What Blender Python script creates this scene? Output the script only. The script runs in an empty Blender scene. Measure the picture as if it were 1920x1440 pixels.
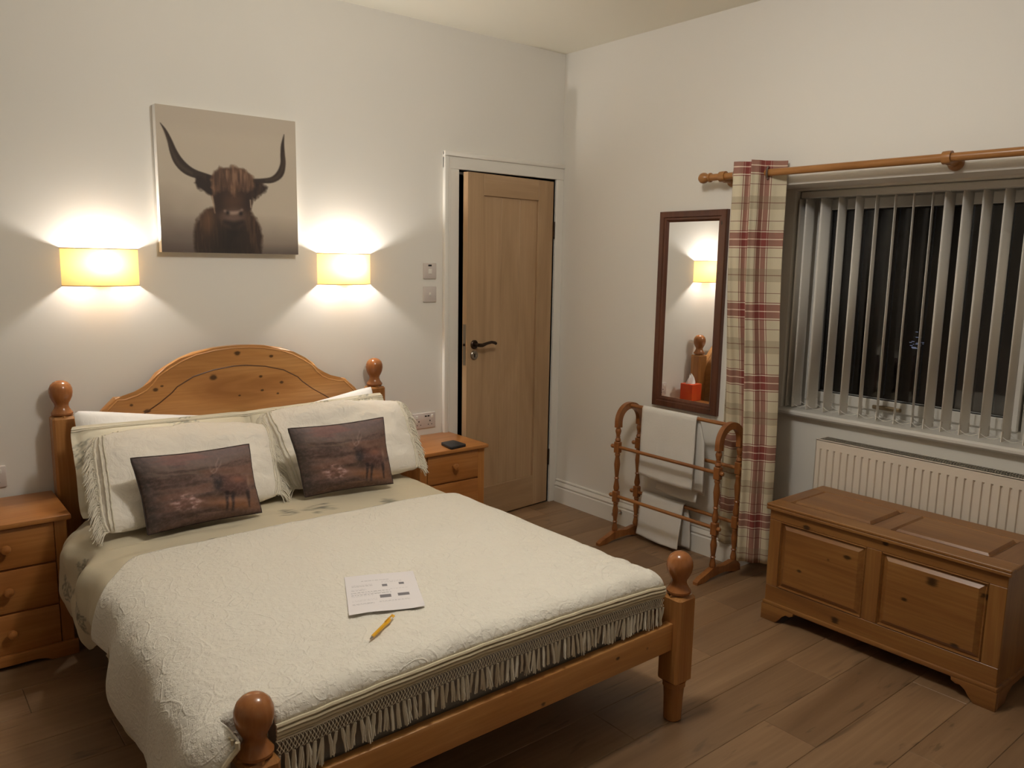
import bpy, bmesh, math, random
import numpy as np
from mathutils import Vector, Matrix, noise as mnoise
random.seed(7)
C = bpy.context.scene.collection
PI = math.pi

# ------------------------------------------------------------------ camera, world, exposure, room light
def make_camera():
    f, pos, yaw, pit, rol = 1487.3336, (-3.33058, -3.64754, 1.51519), -0.6826208, -0.1543463, 0.0171984
    fw = Vector((-math.sin(yaw)*math.cos(pit), math.cos(yaw)*math.cos(pit), math.sin(pit)))
    r = fw.cross(Vector((0, 0, 1))).normalized(); u = r.cross(fw)
    r2 = math.cos(rol)*r + math.sin(rol)*u; u2 = -math.sin(rol)*r + math.cos(rol)*u
    M = Matrix((r2, u2, -fw)).transposed().to_4x4(); M.translation = Vector(pos)
    cd = bpy.data.cameras.new('camera'); cd.sensor_width = 36; cd.lens = f*36/1920
    cd.clip_start = .05
    o = bpy.data.objects.new('camera', cd); o.matrix_world = M; C.objects.link(o)
    bpy.context.scene.camera = o
make_camera()
w = bpy.data.worlds.new('night'); bpy.context.scene.world = w; w.use_nodes = True
w.node_tree.nodes['Background'].inputs[0].default_value = (.10, .12, .16, 1)
w.node_tree.nodes['Background'].inputs[1].default_value = .02
vs = bpy.context.scene.view_settings
vs.view_transform = 'Standard'; vs.look = 'None'; vs.gamma = 1; vs.use_curve_mapping = False
vs.exposure = 0.0
BULB = (840.0, 1280.0)   # emission strength of the left and right wall-lamp bulbs
CEIL = 44.0          # watts of the ceiling light
LIGHTCOL = (1.0, .968, .925)
cl = bpy.data.lights.new('ceiling_light', 'POINT'); cl.energy = CEIL; cl.color = LIGHTCOL; cl.shadow_soft_size = .11
clo = bpy.data.objects.new('ceiling_light', cl); clo.location = (-1.85, -2.05, 2.52); C.objects.link(clo)

# ------------------------------------------------------------------ helpers
def lin(r, g=None, b=None):
    if g is None: r, g, b = r
    f = lambda c: (c/255)/12.92 if c/255 <= .04045 else ((c/255+.055)/1.055)**2.4
    return (f(r), f(g), f(b))

class MB:
    def __init__(s): s.bm = bmesh.new()
    def box(s, x0, x1, y0, y1, z0, z1, bev=0, seg=1):
        x0, x1 = sorted((x0, x1)); y0, y1 = sorted((y0, y1)); z0, z1 = sorted((z0, z1))
        bm = s.bm
        v = [bm.verts.new((x, y, z)) for z in (z0, z1) for y in (y0, y1) for x in (x0, x1)]
        fs = [bm.faces.new([v[i] for i in q]) for q in ((0,2,3,1),(4,5,7,6),(0,1,5,4),(2,6,7,3),(0,4,6,2),(1,3,7,5))]
        if bev:
            es = list({e for f in fs for e in f.edges})
            bmesh.ops.bevel(bm, geom=es, offset=bev, segments=seg, profile=.5, affect='EDGES', clamp_overlap=True)
        return s
    def lathe(s, c, prof, seg=20, axis='z'):
        bm = s.bm; c = Vector(c); rings = []
        for r, h in prof:
            ring = []
            for k in range(seg):
                a = 2*PI*k/seg; p, q = r*math.cos(a), r*math.sin(a)
                d = {'z': (p, q, h), 'x': (h, p, q), 'y': (q, h, p)}[axis]
                ring.append(bm.verts.new(c + Vector(d)))
            rings.append(ring)
        for A, B in zip(rings, rings[1:]):
            for k in range(seg):
                bm.faces.new((A[k], A[(k+1) % seg], B[(k+1) % seg], B[k]))
        bm.faces.new(rings[0][::-1]); bm.faces.new(rings[-1])
        return s
    def tube(s, pts, r, seg=8, caps=True):
        bm = s.bm; pts = [Vector(p) for p in pts]; rings = []; n = len(pts)
        up = None
        for i, p in enumerate(pts):
            t = (pts[min(i+1, n-1)] - pts[max(i-1, 0)])
            if t.length < 1e-9: t = Vector((0, 0, 1))
            t.normalize()
            if up is None:
                up = Vector((0, 0, 1)) if abs(t.z) < .9 else Vector((1, 0, 0))
            a = t.cross(up)
            if a.length < 1e-6: a = t.orthogonal()
            a.normalize(); b = a.cross(t).normalized(); up = b
            rr = r[i] if hasattr(r, '__len__') else r
            rings.append([bm.verts.new(p + rr*(math.cos(2*PI*k/seg)*a + math.sin(2*PI*k/seg)*b)) for k in range(seg)])
        for A, B in zip(rings, rings[1:]):
            for k in range(seg):
                bm.faces.new((A[k], B[k], B[(k+1) % seg], A[(k+1) % seg]))
        if caps: bm.faces.new(rings[0]); bm.faces.new(rings[-1][::-1])
        return s
    def prism(s, pts, axis, a0, a1, bev=0, bevface=None):
        # pts: outline in the two remaining axes (order x,y,z without axis)
        bm = s.bm
        def mk(p, a):
            return {'x': (a, p[0], p[1]), 'y': (p[0], a, p[1]), 'z': (p[0], p[1], a)}[axis]
        A = [bm.verts.new(mk(p, a0)) for p in pts]; B = [bm.verts.new(mk(p, a1)) for p in pts]
        n = len(pts)
        fa = bm.faces.new(A[::-1]); fb = bm.faces.new(B)
        for k in range(n): bm.faces.new((A[k], A[(k+1) % n], B[(k+1) % n], B[k]))
        if bev:
            f = {None: [fa, fb], 0: [fa], 1: [fb]}[bevface]
            bmesh.ops.bevel(bm, geom=list({e for q in f for e in q.edges}), offset=bev, segments=2, profile=.5, affect='EDGES', clamp_overlap=True)
        return s
    def grid(s, fn, nu, nv, wrap=False):
        bm = s.bm
        V = [[bm.verts.new(fn(i/nu, j/nv)) for j in range(nv+1)] for i in range(nu if wrap else nu+1)]
        m = len(V)
        for i in range(nu):
            A = V[i]; B = V[(i+1) % m]
            for j in range(nv): bm.faces.new((A[j], B[j], B[j+1], A[j+1]))
        return V
    def ring(s, a0, a1, b0, b1, prof, axis, base, sgn):
        # mitred frame round a rectangle: prof = [(inset, height)], plane perpendicular to axis
        bm = s.bm; loops = []
        for ins, h in prof:
            L = []
            for a, b in ((a0+ins, b0+ins), (a1-ins, b0+ins), (a1-ins, b1-ins), (a0+ins, b1-ins)):
                d = base + sgn*h
                L.append(bm.verts.new({'x': (d, a, b), 'y': (a, d, b), 'z': (a, b, d)}[axis]))
            loops.append(L)
        for A, B in zip(loops, loops[1:]):
            for k in range(4): bm.faces.new((A[k], A[(k+1) % 4], B[(k+1) % 4], B[k]))
        return loops
    def mesh(s, name, ang=35, flat=False):
        bm = s.bm
        bmesh.ops.recalc_face_normals(bm, faces=bm.faces[:])
        me = bpy.data.meshes.new(name); bm.to_mesh(me); bm.free()
        if not flat:
            me.shade_smooth(); me.set_sharp_from_angle(angle=math.radians(ang))
        return me

def root_loc(o):
    v = Vector((0, 0, 0))
    while o is not None:
        v += o.location; o = o.parent
    return v
def obj(name, mb, mat, parent=None, ang=35, local=False, flat=False):
    me = mb.mesh(name, ang, flat) if isinstance(mb, MB) else mb
    if parent is not None and not local:
        me.transform(Matrix.Translation(-root_loc(parent)))
    if mat: me.materials.append(mat)
    o = bpy.data.objects.new(name, me); C.objects.link(o)
    if parent is not None: o.parent = parent
    return o
def tag(o, label, cat, group=None):
    o['label'] = label; o['category'] = cat
    if group: o['group'] = group
    return o
def thing(name, label, cat, loc=(0, 0, 0), group=None):
    o = bpy.data.objects.new(name, None); C.objects.link(o); o.location = loc
    o.empty_display_size = .05
    return tag(o, label, cat, group)
def solo(name, mb, mat, label, cat, loc, group=None, ang=35):
    me = mb.mesh(name, ang) if isinstance(mb, MB) else mb
    me.transform(Matrix.Translation(-Vector(loc)))
    if mat: me.materials.append(mat)
    o = bpy.data.objects.new(name, me); o.location = loc; C.objects.link(o)
    return tag(o, label, cat, group)
def struct(name, mb, mat, parent=None, **k):
    o = obj(name, mb, mat, parent, **k)
    if parent is None: o['kind'] = 'structure'
    return o
def dup(o, off, label=None, parent=None):
    c = o.copy(); C.objects.link(c)
    if parent is None: c.location = o.location + Vector(off)
    else: c.parent = parent
    if label: c['label'] = label
    for ch in list(o.children): dup(ch, off, None, c)
    return c
def sm(e0, e1, x):
    t = max(0, min(1, (x-e0)/(e1-e0))); return t*t*(3-2*t)
def interp(x, xs, ys): return float(np.interp(x, xs, ys))
def nz(p, s=1.0): return mnoise.noise(Vector(p)*s)
def fbm(p, s=1.0, o=3): return mnoise.fractal(Vector(p)*s, 1.0, 2.0, o)

# ------------------------------------------------------------------ node helpers
class N:
    def __init__(s, name):
        s.m = bpy.data.materials.new(name); s.m.use_nodes = True
        s.t = s.m.node_tree; s.b = s.t.nodes['Principled BSDF']; s.out = s.t.nodes['Material Output']
    def n(s, typ, **k):
        x = s.t.nodes.new(typ)
        for a, v in k.items(): setattr(x, a, v)
        return x
    def l(s, a, b): s.t.links.new(a, b)
    def put(s, inp, v):
        if hasattr(v, 'is_linked') or isinstance(v, bpy.types.NodeSocket): s.l(v, inp)
        else:
            if isinstance(v, tuple) and len(v) == 3 and inp.type == 'RGBA': v = (*v, 1)
            inp.default_value = v
    def math(s, op, a, b=0.0, c=None, clamp=False):
        x = s.n('ShaderNodeMath', operation=op, use_clamp=clamp)
        s.put(x.inputs[0], a); s.put(x.inputs[1], b)
        if c is not None: s.put(x.inputs[2], c)
        return x.outputs[0]
    def vmath(s, op, a, b=(0, 0, 0)):
        x = s.n('ShaderNodeVectorMath', operation=op)
        s.put(x.inputs[0], a); s.put(x.inputs[1], b)
        return x.outputs['Value'] if op == 'LENGTH' else x.outputs[0]
    def mix(s, f, a, b, blend='MIX'):
        x = s.n('ShaderNodeMix', data_type='RGBA', blend_type=blend)
        s.put(x.inputs[0], f); s.put(x.inputs[6], a); s.put(x.inputs[7], b)
        return x.outputs[2]
    def ramp(s, f, stops):
        x = s.n('ShaderNodeValToRGB'); s.l(f, x.inputs[0]); e = x.color_ramp.elements
        while len(e) < len(stops): e.new(.5)
        for q, (p, c) in zip(e, stops): q.position = p; q.color = (*c, 1)
        return x.outputs[0]
    def noise(s, v, scale, detail=3, rough=.5, dist=0):
        x = s.n('ShaderNodeTexNoise'); s.l(v, x.inputs['Vector'])
        x.inputs['Scale'].default_value = scale; x.inputs['Detail'].default_value = detail
        x.inputs['Roughness'].default_value = rough; x.inputs['Distortion'].default_value = dist
        return x.outputs[0]
    def maprange(s, v, a, b, c, d):
        x = s.n('ShaderNodeMapRange', interpolation_type='SMOOTHSTEP'); s.l(v, x.inputs[0])
        for k, q in enumerate((a, b, c, d)): x.inputs[k+1].default_value = q
        return x.outputs[0]
    def obj(s): return s.n('ShaderNodeTexCoord').outputs['Object']
    def set(s, **k):
        for a, v in k.items(): s.put(s.b.inputs[a.replace('_', ' ')], v)
        return s
    def bump(s, h, strength=.5, dist=.002):
        x = s.n('ShaderNodeBump'); s.l(h, x.inputs['Height'])
        x.inputs['Strength'].default_value = strength; x.inputs['Distance'].default_value = dist
        s.l(x.outputs[0], s.b.inputs['Normal'])

def plain(name, col, rough=.5, metal=0, bump=0, bscale=40, spec=.5):
    g = N(name); g.set(Base_Color=col, Roughness=rough, Metallic=metal)
    g.b.inputs['Specular IOR Level'].default_value = spec
    if bump: g.bump(g.noise(g.obj(), bscale, 4), .4, bump)
    return g.m

def wood(name, light, mid, dark, axis, rough=.32, knots=(), org=(0, 0, 0), rnd=False, scale=1.0, streak=.35, knotcol=None, wild=0.0):
    g = N(name); co = g.obj(); v = co
    if rnd:
        r = g.n('ShaderNodeObjectInfo').outputs['Random']
        cx = g.n('ShaderNodeCombineXYZ')
        g.l(g.math('MULTIPLY', r, 37.0), cx.inputs[0]); g.l(g.math('MULTIPLY', r, 53.0), cx.inputs[1]); g.l(g.math('MULTIPLY', r, 71.0), cx.inputs[2])
        v = g.vmath('ADD', co, cx.outputs[0])
    i = 'xyz'.index(axis)
    s1 = [7.0*scale]*3; s1[i] = .9*scale
    s2 = [90.0*scale]*3; s2[i] = 3.0*scale
    a = g.noise(g.vmath('MULTIPLY', v, tuple(s1)), 1.0, 4, .55, 1.2)
    b = g.noise(g.vmath('MULTIPLY', v, tuple(s2)), 1.0, 2, .6, .2)
    c = g.ramp(a, [(.25, dark), (.48, mid), (.72, light)])
    c = g.mix(g.math('MULTIPLY', g.maprange(b, .35, .7, 1, 0), streak), c, dark)
    if wild:
        s3 = [9.0*scale]*3; s3[i] = 1.8*scale
        vv = g.vmath('MULTIPLY', v, tuple(s3))
        d = g.noise(vv, 1.0, 3, .6, 3.0)
        c = g.mix(g.math('MULTIPLY', g.maprange(d, .60, .72, 0, 1), wild), c, tuple(q*.35 for q in dark))
        vo = g.n('ShaderNodeTexVoronoi'); s4 = [7.0*scale]*3; s4[i] = 2.6*scale
        g.l(g.vmath('MULTIPLY', v, tuple(s4)), vo.inputs['Vector']); vo.inputs['Scale'].default_value = 1
        c = g.mix(g.math('MULTIPLY', g.maprange(vo.outputs[0], .02, .13, 1, 0), wild*.9), c, tuple(q*.3 for q in dark))
    if rnd:
        hsv = g.n('ShaderNodeHueSaturation'); g.l(c, hsv.inputs['Color'])
        g.l(g.math('MULTIPLY_ADD', g.n('ShaderNodeObjectInfo').outputs['Random'], .2, .9), hsv.inputs['Value'])
        c = hsv.outputs[0]
    acc = None
    for kx, ky, kz, kr in knots:
        d = g.vmath('SUBTRACT', co, (kx-org[0], ky-org[1], kz-org[2]))
        sc = [1.0]*3; sc[i] = .7
        L = g.vmath('LENGTH', g.vmath('MULTIPLY', d, tuple(sc)))
        L = g.math('ADD', L, g.math('MULTIPLY', g.math('SUBTRACT', b, .5), kr*.9))
        k = g.maprange(L, kr*.35, kr*.85, 1, 0)
        acc = k if acc is None else g.math('MAXIMUM', acc, k)
    if acc is not None:
        c = g.mix(g.math('MULTIPLY', acc, .88), c, knotcol or tuple(q*.12 for q in dark))
    g.set(Base_Color=c, Roughness=rough)
    g.bump(b, .08, .0008)
    return g.m

def vcol_mat(name, rough=.8, bump=0, bscale=300):
    g = N(name); a = g.n('ShaderNodeVertexColor', layer_name='print')
    g.l(a.outputs[0], g.b.inputs['Base Color']); g.set(Roughness=rough)
    if bump: g.bump(g.noise(g.obj(), bscale, 2), .5, bump)
    return g.m
def set_vcol(me, cols):
    at = me.color_attributes.new('print', 'FLOAT_COLOR', 'POINT')
    a = np.ones((len(me.vertices), 4), np.float32); a[:, :3] = cols
    at.data.foreach_set('color', a.ravel())

# ------------------------------------------------------------------ materials
g = N('wall_paint'); co = g.obj()
g.set(Base_Color=g.mix(g.noise(co, .8, 2), lin(226, 221, 211), lin(229, 224, 215)), Roughness=.75)
g.bump(g.noise(co, 120, 3), .15, .0008); M_WALL = g.m
M_CEIL = plain('ceiling_paint', lin(240, 235, 219), .8, bump=.0006, bscale=90)
M_TRIM = plain('white_gloss', lin(226, 221, 211), .35)
M_PVC = plain('white_upvc', lin(214, 210, 202), .3)
HL, HM, HD = lin(206, 154, 96), lin(190, 134, 76), lin(158, 104, 54)
head_knots = [(-2.501,-.085,.886,.009),(-2.402,-.085,.943,.013),(-2.375,-.085,.956,.008),(-2.156,-.085,.977,.018),(-2.044,-.085,1.078,.017),
  (-1.886,-.085,1.055,.010),(-1.939,-.085,.964,.010),(-1.839,-.085,.929,.011),(-1.934,-.085,.899,.008),(-2.041,-.085,.884,.006),(-1.859,-.085,.877,.007),(-2.44,-.085,.853,.015)]
BED = (-2.046, -1.075, 0)
M_PINE_X = wood('honey_pine_x', HL, HM, HD, 'x', knots=head_knots+[(-1.499,-2.095,.308,.009),(-1.634,-2.095,.316,.009),(-1.936,-2.095,.274,.011),(-2.188,-2.095,.259,.012)], org=BED)
M_PINE_Y = wood('honey_pine_y', HL, HM, HD, 'y')
M_PINE_Z = wood('honey_pine_z', lin(196,142,86), lin(178,122,68), lin(146,94,48), 'z', rough=.25)
M_KNOB = wood('turned_pine', lin(182,122,72), lin(164,104,58), lin(134,80,42), 'z', rough=.2)
NLi, NMi, NDa = lin(196,136,76), lin(178,116,60), lin(148,90,42)
M_NS_X = wood('bedside_pine_x', NLi, NMi, NDa, 'x', rough=.28)
M_NS_Z = wood('bedside_pine_z', NLi, NMi, NDa, 'z', rough=.3)
CL, CM, CD = lin(160,114,62), lin(142,95,49), lin(113,71,35)
CH = (-.2, -2.275, 0)
chest_k = [(a_, b_, c_, d_*1.5) for a_, b_, c_, d_ in [(-.41,-2.094,.348,.006),(-.41,-2.171,.381,.012),(-.41,-1.972,.262,.009),(-.41,-2.085,.192,.005),(-.41,-1.988,.453,.011),(-.41,-2.313,.482,.009),(-.41,-2.402,.291,.009),(-.41,-2.494,.39,.018),(-.41,-2.59,.182,.012),(-.41,-2.67,.395,.012),(-.41,-2.14,.105,.014)]]
M_CH_Y = wood('chest_pine_y', CL, CM, CD, 'y', knots=chest_k, org=CH, rough=.34)
M_CH_Z = wood('chest_pine_z', CL, CM, CD, 'z', rough=.34)
M_CH_X = wood('chest_pine_x', lin(150,106,64), lin(134,90,50), lin(106,66,34), 'x', rough=.34)
M_RACK = wood('rack_pine', lin(170,114,64), lin(150,94,50), lin(118,70,34), 'z', rough=.28)
M_RACKY = wood('rack_rail_pine', lin(178,122,70), lin(158,102,54), lin(124,74,38), 'y', rough=.28)
M_MIR_Z = wood('dark_frame_wood', lin(112,68,46), lin(94,54,36), lin(66,36,24), 'z', rough=.35, knots=[(-.03,-1.197,1.716,.011),(-.03,-1.195,1.47,.009),(-.03,-.80,1.52,.008),(-.03,-1.19,.782,.01)], org=(-.015,-1.0125,1.266))
M_POLE = wood('pole_oak', lin(186,134,80), lin(166,114,62), lin(132,86,44), 'y', rough=.3)
M_OAK = wood('oak_door', lin(190, 158, 122), lin(176, 144, 108), lin(154, 122, 88), 'z', rough=.5, scale=.8, streak=.25)
M_OAKX = wood('oak_door_rail', lin(190, 158, 122), lin(176, 144, 108), lin(154, 122, 88), 'x', rough=.5, scale=.8, streak=.25)
M_FLOOR = wood('oak_laminate', lin(158, 126, 94), lin(143, 112, 82), lin(118, 89, 62), 'x', rough=.42, rnd=True, scale=.62, streak=.35, wild=.55)
M_DARKGAP = plain('plank_underlay', lin(84, 66, 48), .9)
M_IRON = plain('dark_bronze', lin(62, 48, 38), .35, .8)
M_STEEL = plain('brushed_steel', lin(150, 140, 128), .3, 1)
M_CHROME = plain('chrome', (.7, .7, .7), .12, 1)
M_SWITCH = plain('white_plastic', lin(205, 194, 186), .35)
M_BLACK = plain('black_plastic', lin(24, 24, 26), .4)
M_DARKSLOT = plain('dark_slot', lin(20, 16, 14), .7)
M_RAD = plain('radiator_enamel', lin(226, 214, 198), .35)
M_RADDK = plain('radiator_grille', lin(140, 132, 118), .5)
M_SLAT = plain('blind_fabric', lin(242, 236, 226), .8, bump=.0004, bscale=500)
M_CHAIN = plain('blind_chain', lin(220, 216, 206), .4)

g = N('window_glass')
gl = g.n('ShaderNodeBsdfGlossy'); gl.inputs['Roughness'].default_value = .0
tr = g.n('ShaderNodeBsdfTransparent'); fr = g.n('ShaderNodeFresnel'); fr.inputs[0].default_value = 1.5
mx = g.n('ShaderNodeMixShader'); g.l(fr.outputs[0], mx.inputs[0]); g.l(tr.outputs[0], mx.inputs[1]); g.l(gl.outputs[0], mx.inputs[2])
g.l(mx.outputs[0], g.out.inputs[0]); M_GLASS = g.m
M_MIRROR = plain('silvered_glass', (.93, .93, .92), .0, 1)

def cloth(name, col, col2=None, rough=.9, relief=0, kind=None, fine=.0006):
    g = N(name); co = g.obj()
    c = g.mix(g.noise(co, 3.0, 3), col, col2 or tuple(q*.93 for q in col))
    g.set(Base_Color=c, Roughness=rough); g.b.inputs['Sheen Weight'].default_value = .12
    h = g.math('MULTIPLY', g.noise(co, 420, 2), fine/max(relief, fine))
    if kind == 'scroll':
        # embroidered scrolls: warped ring lines plus stippled filling
        wv = g.vmath('ADD', co, g.vmath('MULTIPLY', g.n_vec(co, 5.0), (.16, .16, .16)))
        vo = g.n('ShaderNodeTexVoronoi'); g.l(wv, vo.inputs['Vector']); vo.inputs['Scale'].default_value = 9.5
        ringl = g.math('ABSOLUTE', g.math('SINE', g.math('MULTIPLY', vo.outputs[0], 11.0)))
        ringl = g.maprange(ringl, .0, .45, 1, 0)
        st = g.maprange(g.noise(co, 62, 3, .6), .42, .62, 0, 1)
        un = g.noise(co, 22, 2, .5)
        h = g.math('ADD', g.math('MULTIPLY', ringl, .42), g.math('ADD', g.math('MULTIPLY', st, .5), g.math('MULTIPLY', un, 1.0)))
    elif kind == 'wrinkle':
        h = g.math('ADD', h, g.noise(co, 16, 4, .55, 1.0))
    elif kind == 'terry':
        h = g.noise(co, 260, 3, .7)
    g.bump(h, .8, max(relief, fine))
    return g.m
def n_vec(s, v, scale):
    x = s.n('ShaderNodeTexNoise'); s.l(v, x.inputs['Vector']); x.inputs['Scale'].default_value = scale; x.inputs['Detail'].default_value = 2
    return s.vmath('SUBTRACT', x.outputs['Color'], (.5, .5, .5))
N.n_vec = n_vec
CREAM = lin(233, 227, 214)
M_SPREAD = cloth('cream_matelasse', CREAM, lin(228, 221, 207), relief=.0032, kind='scroll')
M_TRIMBAND = cloth('cream_braid', lin(212, 198, 168), relief=.001, kind='terry')
M_FRINGE = cloth('cream_fringe', lin(228, 219, 200), relief=.0006, kind='terry')
M_CREAMP = cloth('cream_pillowcase', lin(242, 234, 222), lin(236, 227, 213), relief=.011, kind='wrinkle')
M_WHITEP = cloth('white_pillowcase', lin(242, 237, 230), relief=.004, kind='wrinkle')
M_TOWEL = cloth('white_terry', lin(226, 221, 212), relief=.0014, kind='terry')
M_MATT = cloth('grey_mattress_cover', lin(158, 148, 136), relief=.003, kind='wrinkle')
M_TISSUE = plain('tissue_paper', lin(236, 232, 228), .8)

g = N('lamp_shade_fabric'); co = g.obj()
di = g.n('ShaderNodeBsdfDiffuse'); tl = g.n('ShaderNodeBsdfTranslucent'); rf = g.n('ShaderNodeBsdfRefraction', distribution='GGX')
tint = g.mix(g.maprange(g.noise(g.vmath('MULTIPLY', co, (400, 400, 900)), 1, 2), .3, .7, 0, .25), lin(255, 212, 140), lin(246, 196, 116))
rf.inputs['IOR'].default_value = 1.25; rf.inputs['Roughness'].default_value = .55
for q in (di, tl, rf): g.l(tint, q.inputs[0])
m1 = g.n('ShaderNodeMixShader'); m1.inputs[0].default_value = .3; g.l(tl.outputs[0], m1.inputs[1]); g.l(rf.outputs[0], m1.inputs[2])
mx = g.n('ShaderNodeMixShader'); mx.inputs[0].default_value = .12
g.l(di.outputs[0], mx.inputs[1]); g.l(m1.outputs[0], mx.inputs[2]); g.l(mx.outputs[0], g.out.inputs[0]); M_SHADE = g.m
M_BULB = []
for q in BULB:
    g = N('lamp_bulb'); g.set(Base_Color=(1, 1, 1), Emission_Color=LIGHTCOL, Emission_Strength=q); M_BULB.append(g.m)
g = N('bluish_glow'); g.set(Base_Color=(.1, .1, .15), Emission_Color=(.62, .70, 1.0), Emission_Strength=.16); M_BLUEGLOW = g.m

def plaid():
    g = N('red_cream_plaid'); uv = g.n('ShaderNodeUVMap', uv_map='cloth').outputs[0]
    sx = g.n('ShaderNodeSeparateXYZ'); g.l(uv, sx.inputs[0])
    col = lin(208, 196, 168); P = .33
    def dist(c, off):      # signed distance to the nearest band centre, in metres
        q = g.math('FRACT', g.math('ADD', g.math('DIVIDE', g.math('SUBTRACT', c, off), P), 10.5))
        return g.math('ABSOLUTE', g.math('MULTIPLY', g.math('SUBTRACT', q, .5), P))
    def pulse(d, c, hw): return g.math('COMPARE', d, c, hw)
    for c, off in ((sx.outputs[0], 0.0), (sx.outputs[1], 1.632)):
        d = dist(c, off)
        col = g.mix(g.math('MULTIPLY', pulse(d, .165, .03), .42), col, lin(140, 122, 98))
        col = g.mix(g.math('MULTIPLY', pulse(d, .017, .0145), .72), col, lin(126, 26, 30))
        col = g.mix(g.math('MULTIPLY', pulse(d, 0, .002), .8), col, lin(224, 196, 176))
        col = g.mix(g.math('MULTIPLY', pulse(d, .0345, .002), .7), col, lin(226, 212, 190))
        col = g.mix(g.math('MULTIPLY', pulse(d, .039, .002), .8), col, lin(120, 34, 34))
    d = dist(sx.outputs[1], 1.632)
    col = g.mix(g.math('MULTIPLY', pulse(d, .083, .0014), .8), col, lin(104, 40, 34))
    col = g.mix(g.math('MULTIPLY', pulse(d, .165, .0018), .7), col, lin(104, 44, 36))
    g.set(Base_Color=col, Roughness=.85); g.bump(g.noise(g.obj(), 500, 2), .4, .0005)
    return g.m
M_PLAID = plaid()

# ------------------------------------------------------------------ room shell
H = 2.7237; XL, YB = -5.4, -5.4; T = .15
RD, RY0, RY1, RZ = .20, -1.390, -3.05, 1.88          # full-height recess: depth, y range, soffit
WY0, WY1, WZ0, WZ1, RT = -1.452, -3.0, .785, 1.871, .30   # window reveal in the recess wall, wall thickness
DX0, DX1, DZ = -.767, -.062, 1.995                   # door opening
b = MB(); b.box(XL-T, RT+RD, YB-T, 0, -.16, -.014)
floor = struct('floor', b, M_DARKGAP)
PW, PL = .19, 1.29; cache = {}; row = 0; y = 0.0
while y > YB:
    y1 = max(y-PW, YB); x = XL - [.0, .43, .86, .2, .64][row % 5]
    while x < RD:
        xa, xb = max(x, XL), min(x+PL, RD if (y1 < RY0) else 0)
        if xb-xa > .02:
            key = (round(xb-xa, 3), round(y-y1, 3))
            if key not in cache:
                hx, hy = (xb-xa)/2-.0004, (y-y1)/2-.0004; e = .0013
                bm = MB(); t = [(-hx, -hy), (hx, -hy), (hx, hy), (-hx, hy)]; t2 = [(-hx+e, -hy+e), (hx-e, -hy+e), (hx-e, hy-e), (-hx+e, hy-e)]
                V = [[bm.bm.verts.new((p[0], p[1], z)) for p in q] for q, z in ((t, -.014), (t, -.0016), (t2, 0))]
                for A, B in zip(V, V[1:]):
                    for k in range(4): bm.bm.faces.new((A[k], A[(k+1) % 4], B[(k+1) % 4], B[k]))
                bm.bm.faces.new(V[0][::-1]); bm.bm.faces.new(V[2])
                me = bm.mesh('plank', flat=True); me.materials.append(M_FLOOR); cache[key] = me
            o = bpy.data.objects.new('plank', cache[key]); o.location = ((xa+xb)/2, (y+y1)/2, 0); C.objects.link(o); o.parent = floor
        x += PL
    y = y1; row += 1
b = MB(); b.box(XL-T, RD+RT, YB-T, T, H, H+.12); struct('ceiling', b, M_CEIL)
b = MB()
b.box(XL-T, DX0, 0, T, -.16, H); b.box(DX0, DX1, 0, T, DZ, H); b.box(DX1, 0, 0, T, -.16, H)
struct('wall_back', b, M_WALL)
b = MB()
b.box(0, RD+RT, RY0, T, -.16, H); b.box(0, RD+RT, RY1, RY0, RZ, H); b.box(0, RD+RT, YB-T, RY1, -.16, H)
b.box(RD, RD+RT, RY1, RY0, -.16, WZ0); b.box(RD, RD+RT, RY1, RY0, WZ1, RZ); b.box(RD, RD+RT, RY0, WY0, WZ0, WZ1); b.box(RD, RD+RT, WY1, RY1, WZ0, WZ1)
struct('wall_right', b, M_WALL)
b = MB(); b.box(XL-T, XL, YB-T, 0, -.16, H); struct('wall_left', b, M_WALL)
b = MB(); b.box(XL, 0, YB-T, YB, -.16, H); struct('wall_front', b, M_WALL)
# passage behind the door
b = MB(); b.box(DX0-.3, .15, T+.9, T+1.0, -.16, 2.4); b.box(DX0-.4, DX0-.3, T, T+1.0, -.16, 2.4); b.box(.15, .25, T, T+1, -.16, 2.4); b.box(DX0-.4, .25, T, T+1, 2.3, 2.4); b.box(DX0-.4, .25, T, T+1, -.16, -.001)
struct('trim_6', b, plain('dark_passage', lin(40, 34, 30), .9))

def skirt(name, path):
    # moulded skirting following a floor path (list of (x,y)), room side to the left of travel
    prof = [(0, 0), (.019, 0), (.019, .094), (.0125, .098), (.0125, .104), (.0185, .110), (.017, .118), (.008, .127), (.006, .133), (.011, .139), (.009, .146), (0, .148)]
    b = MB(); n = len(path); rings = []
    for i, p in enumerate(path):
        p = Vector(p)
        d0 = (p-Vector(path[i-1])).normalized() if i else None
        d1 = (Vector(path[i+1])-p).normalized() if i < n-1 else None
        nn = []
        for d in (d0, d1):
            if d is not None: nn.append(Vector((-d.y, d.x)))
        m = nn[0] if len(nn) == 1 else (nn[0]+nn[1])/(1+nn[0].dot(nn[1]))
        rings.append([b.bm.verts.new((p.x+m.x*t, p.y+m.y*t, z)) for t, z in prof])
    for A, B in zip(rings, rings[1:]):
        for k in range(len(prof)-1): b.bm.faces.new((A[k], A[k+1], B[k+1], B[k]))
    b.bm.faces.new(rings[0]); b.bm.faces.new(rings[-1][::-1])
    return struct(name, b, M_TRIM)
skirt('baseboard_right', [(RD, -2.9), (RD, RY0), (0, RY0), (0, -.02)])
skirt('baseboard_back', [(-.875, 0), (XL, 0)])
skirt('baseboard_left', [(XL, 0), (XL, YB)])

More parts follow.
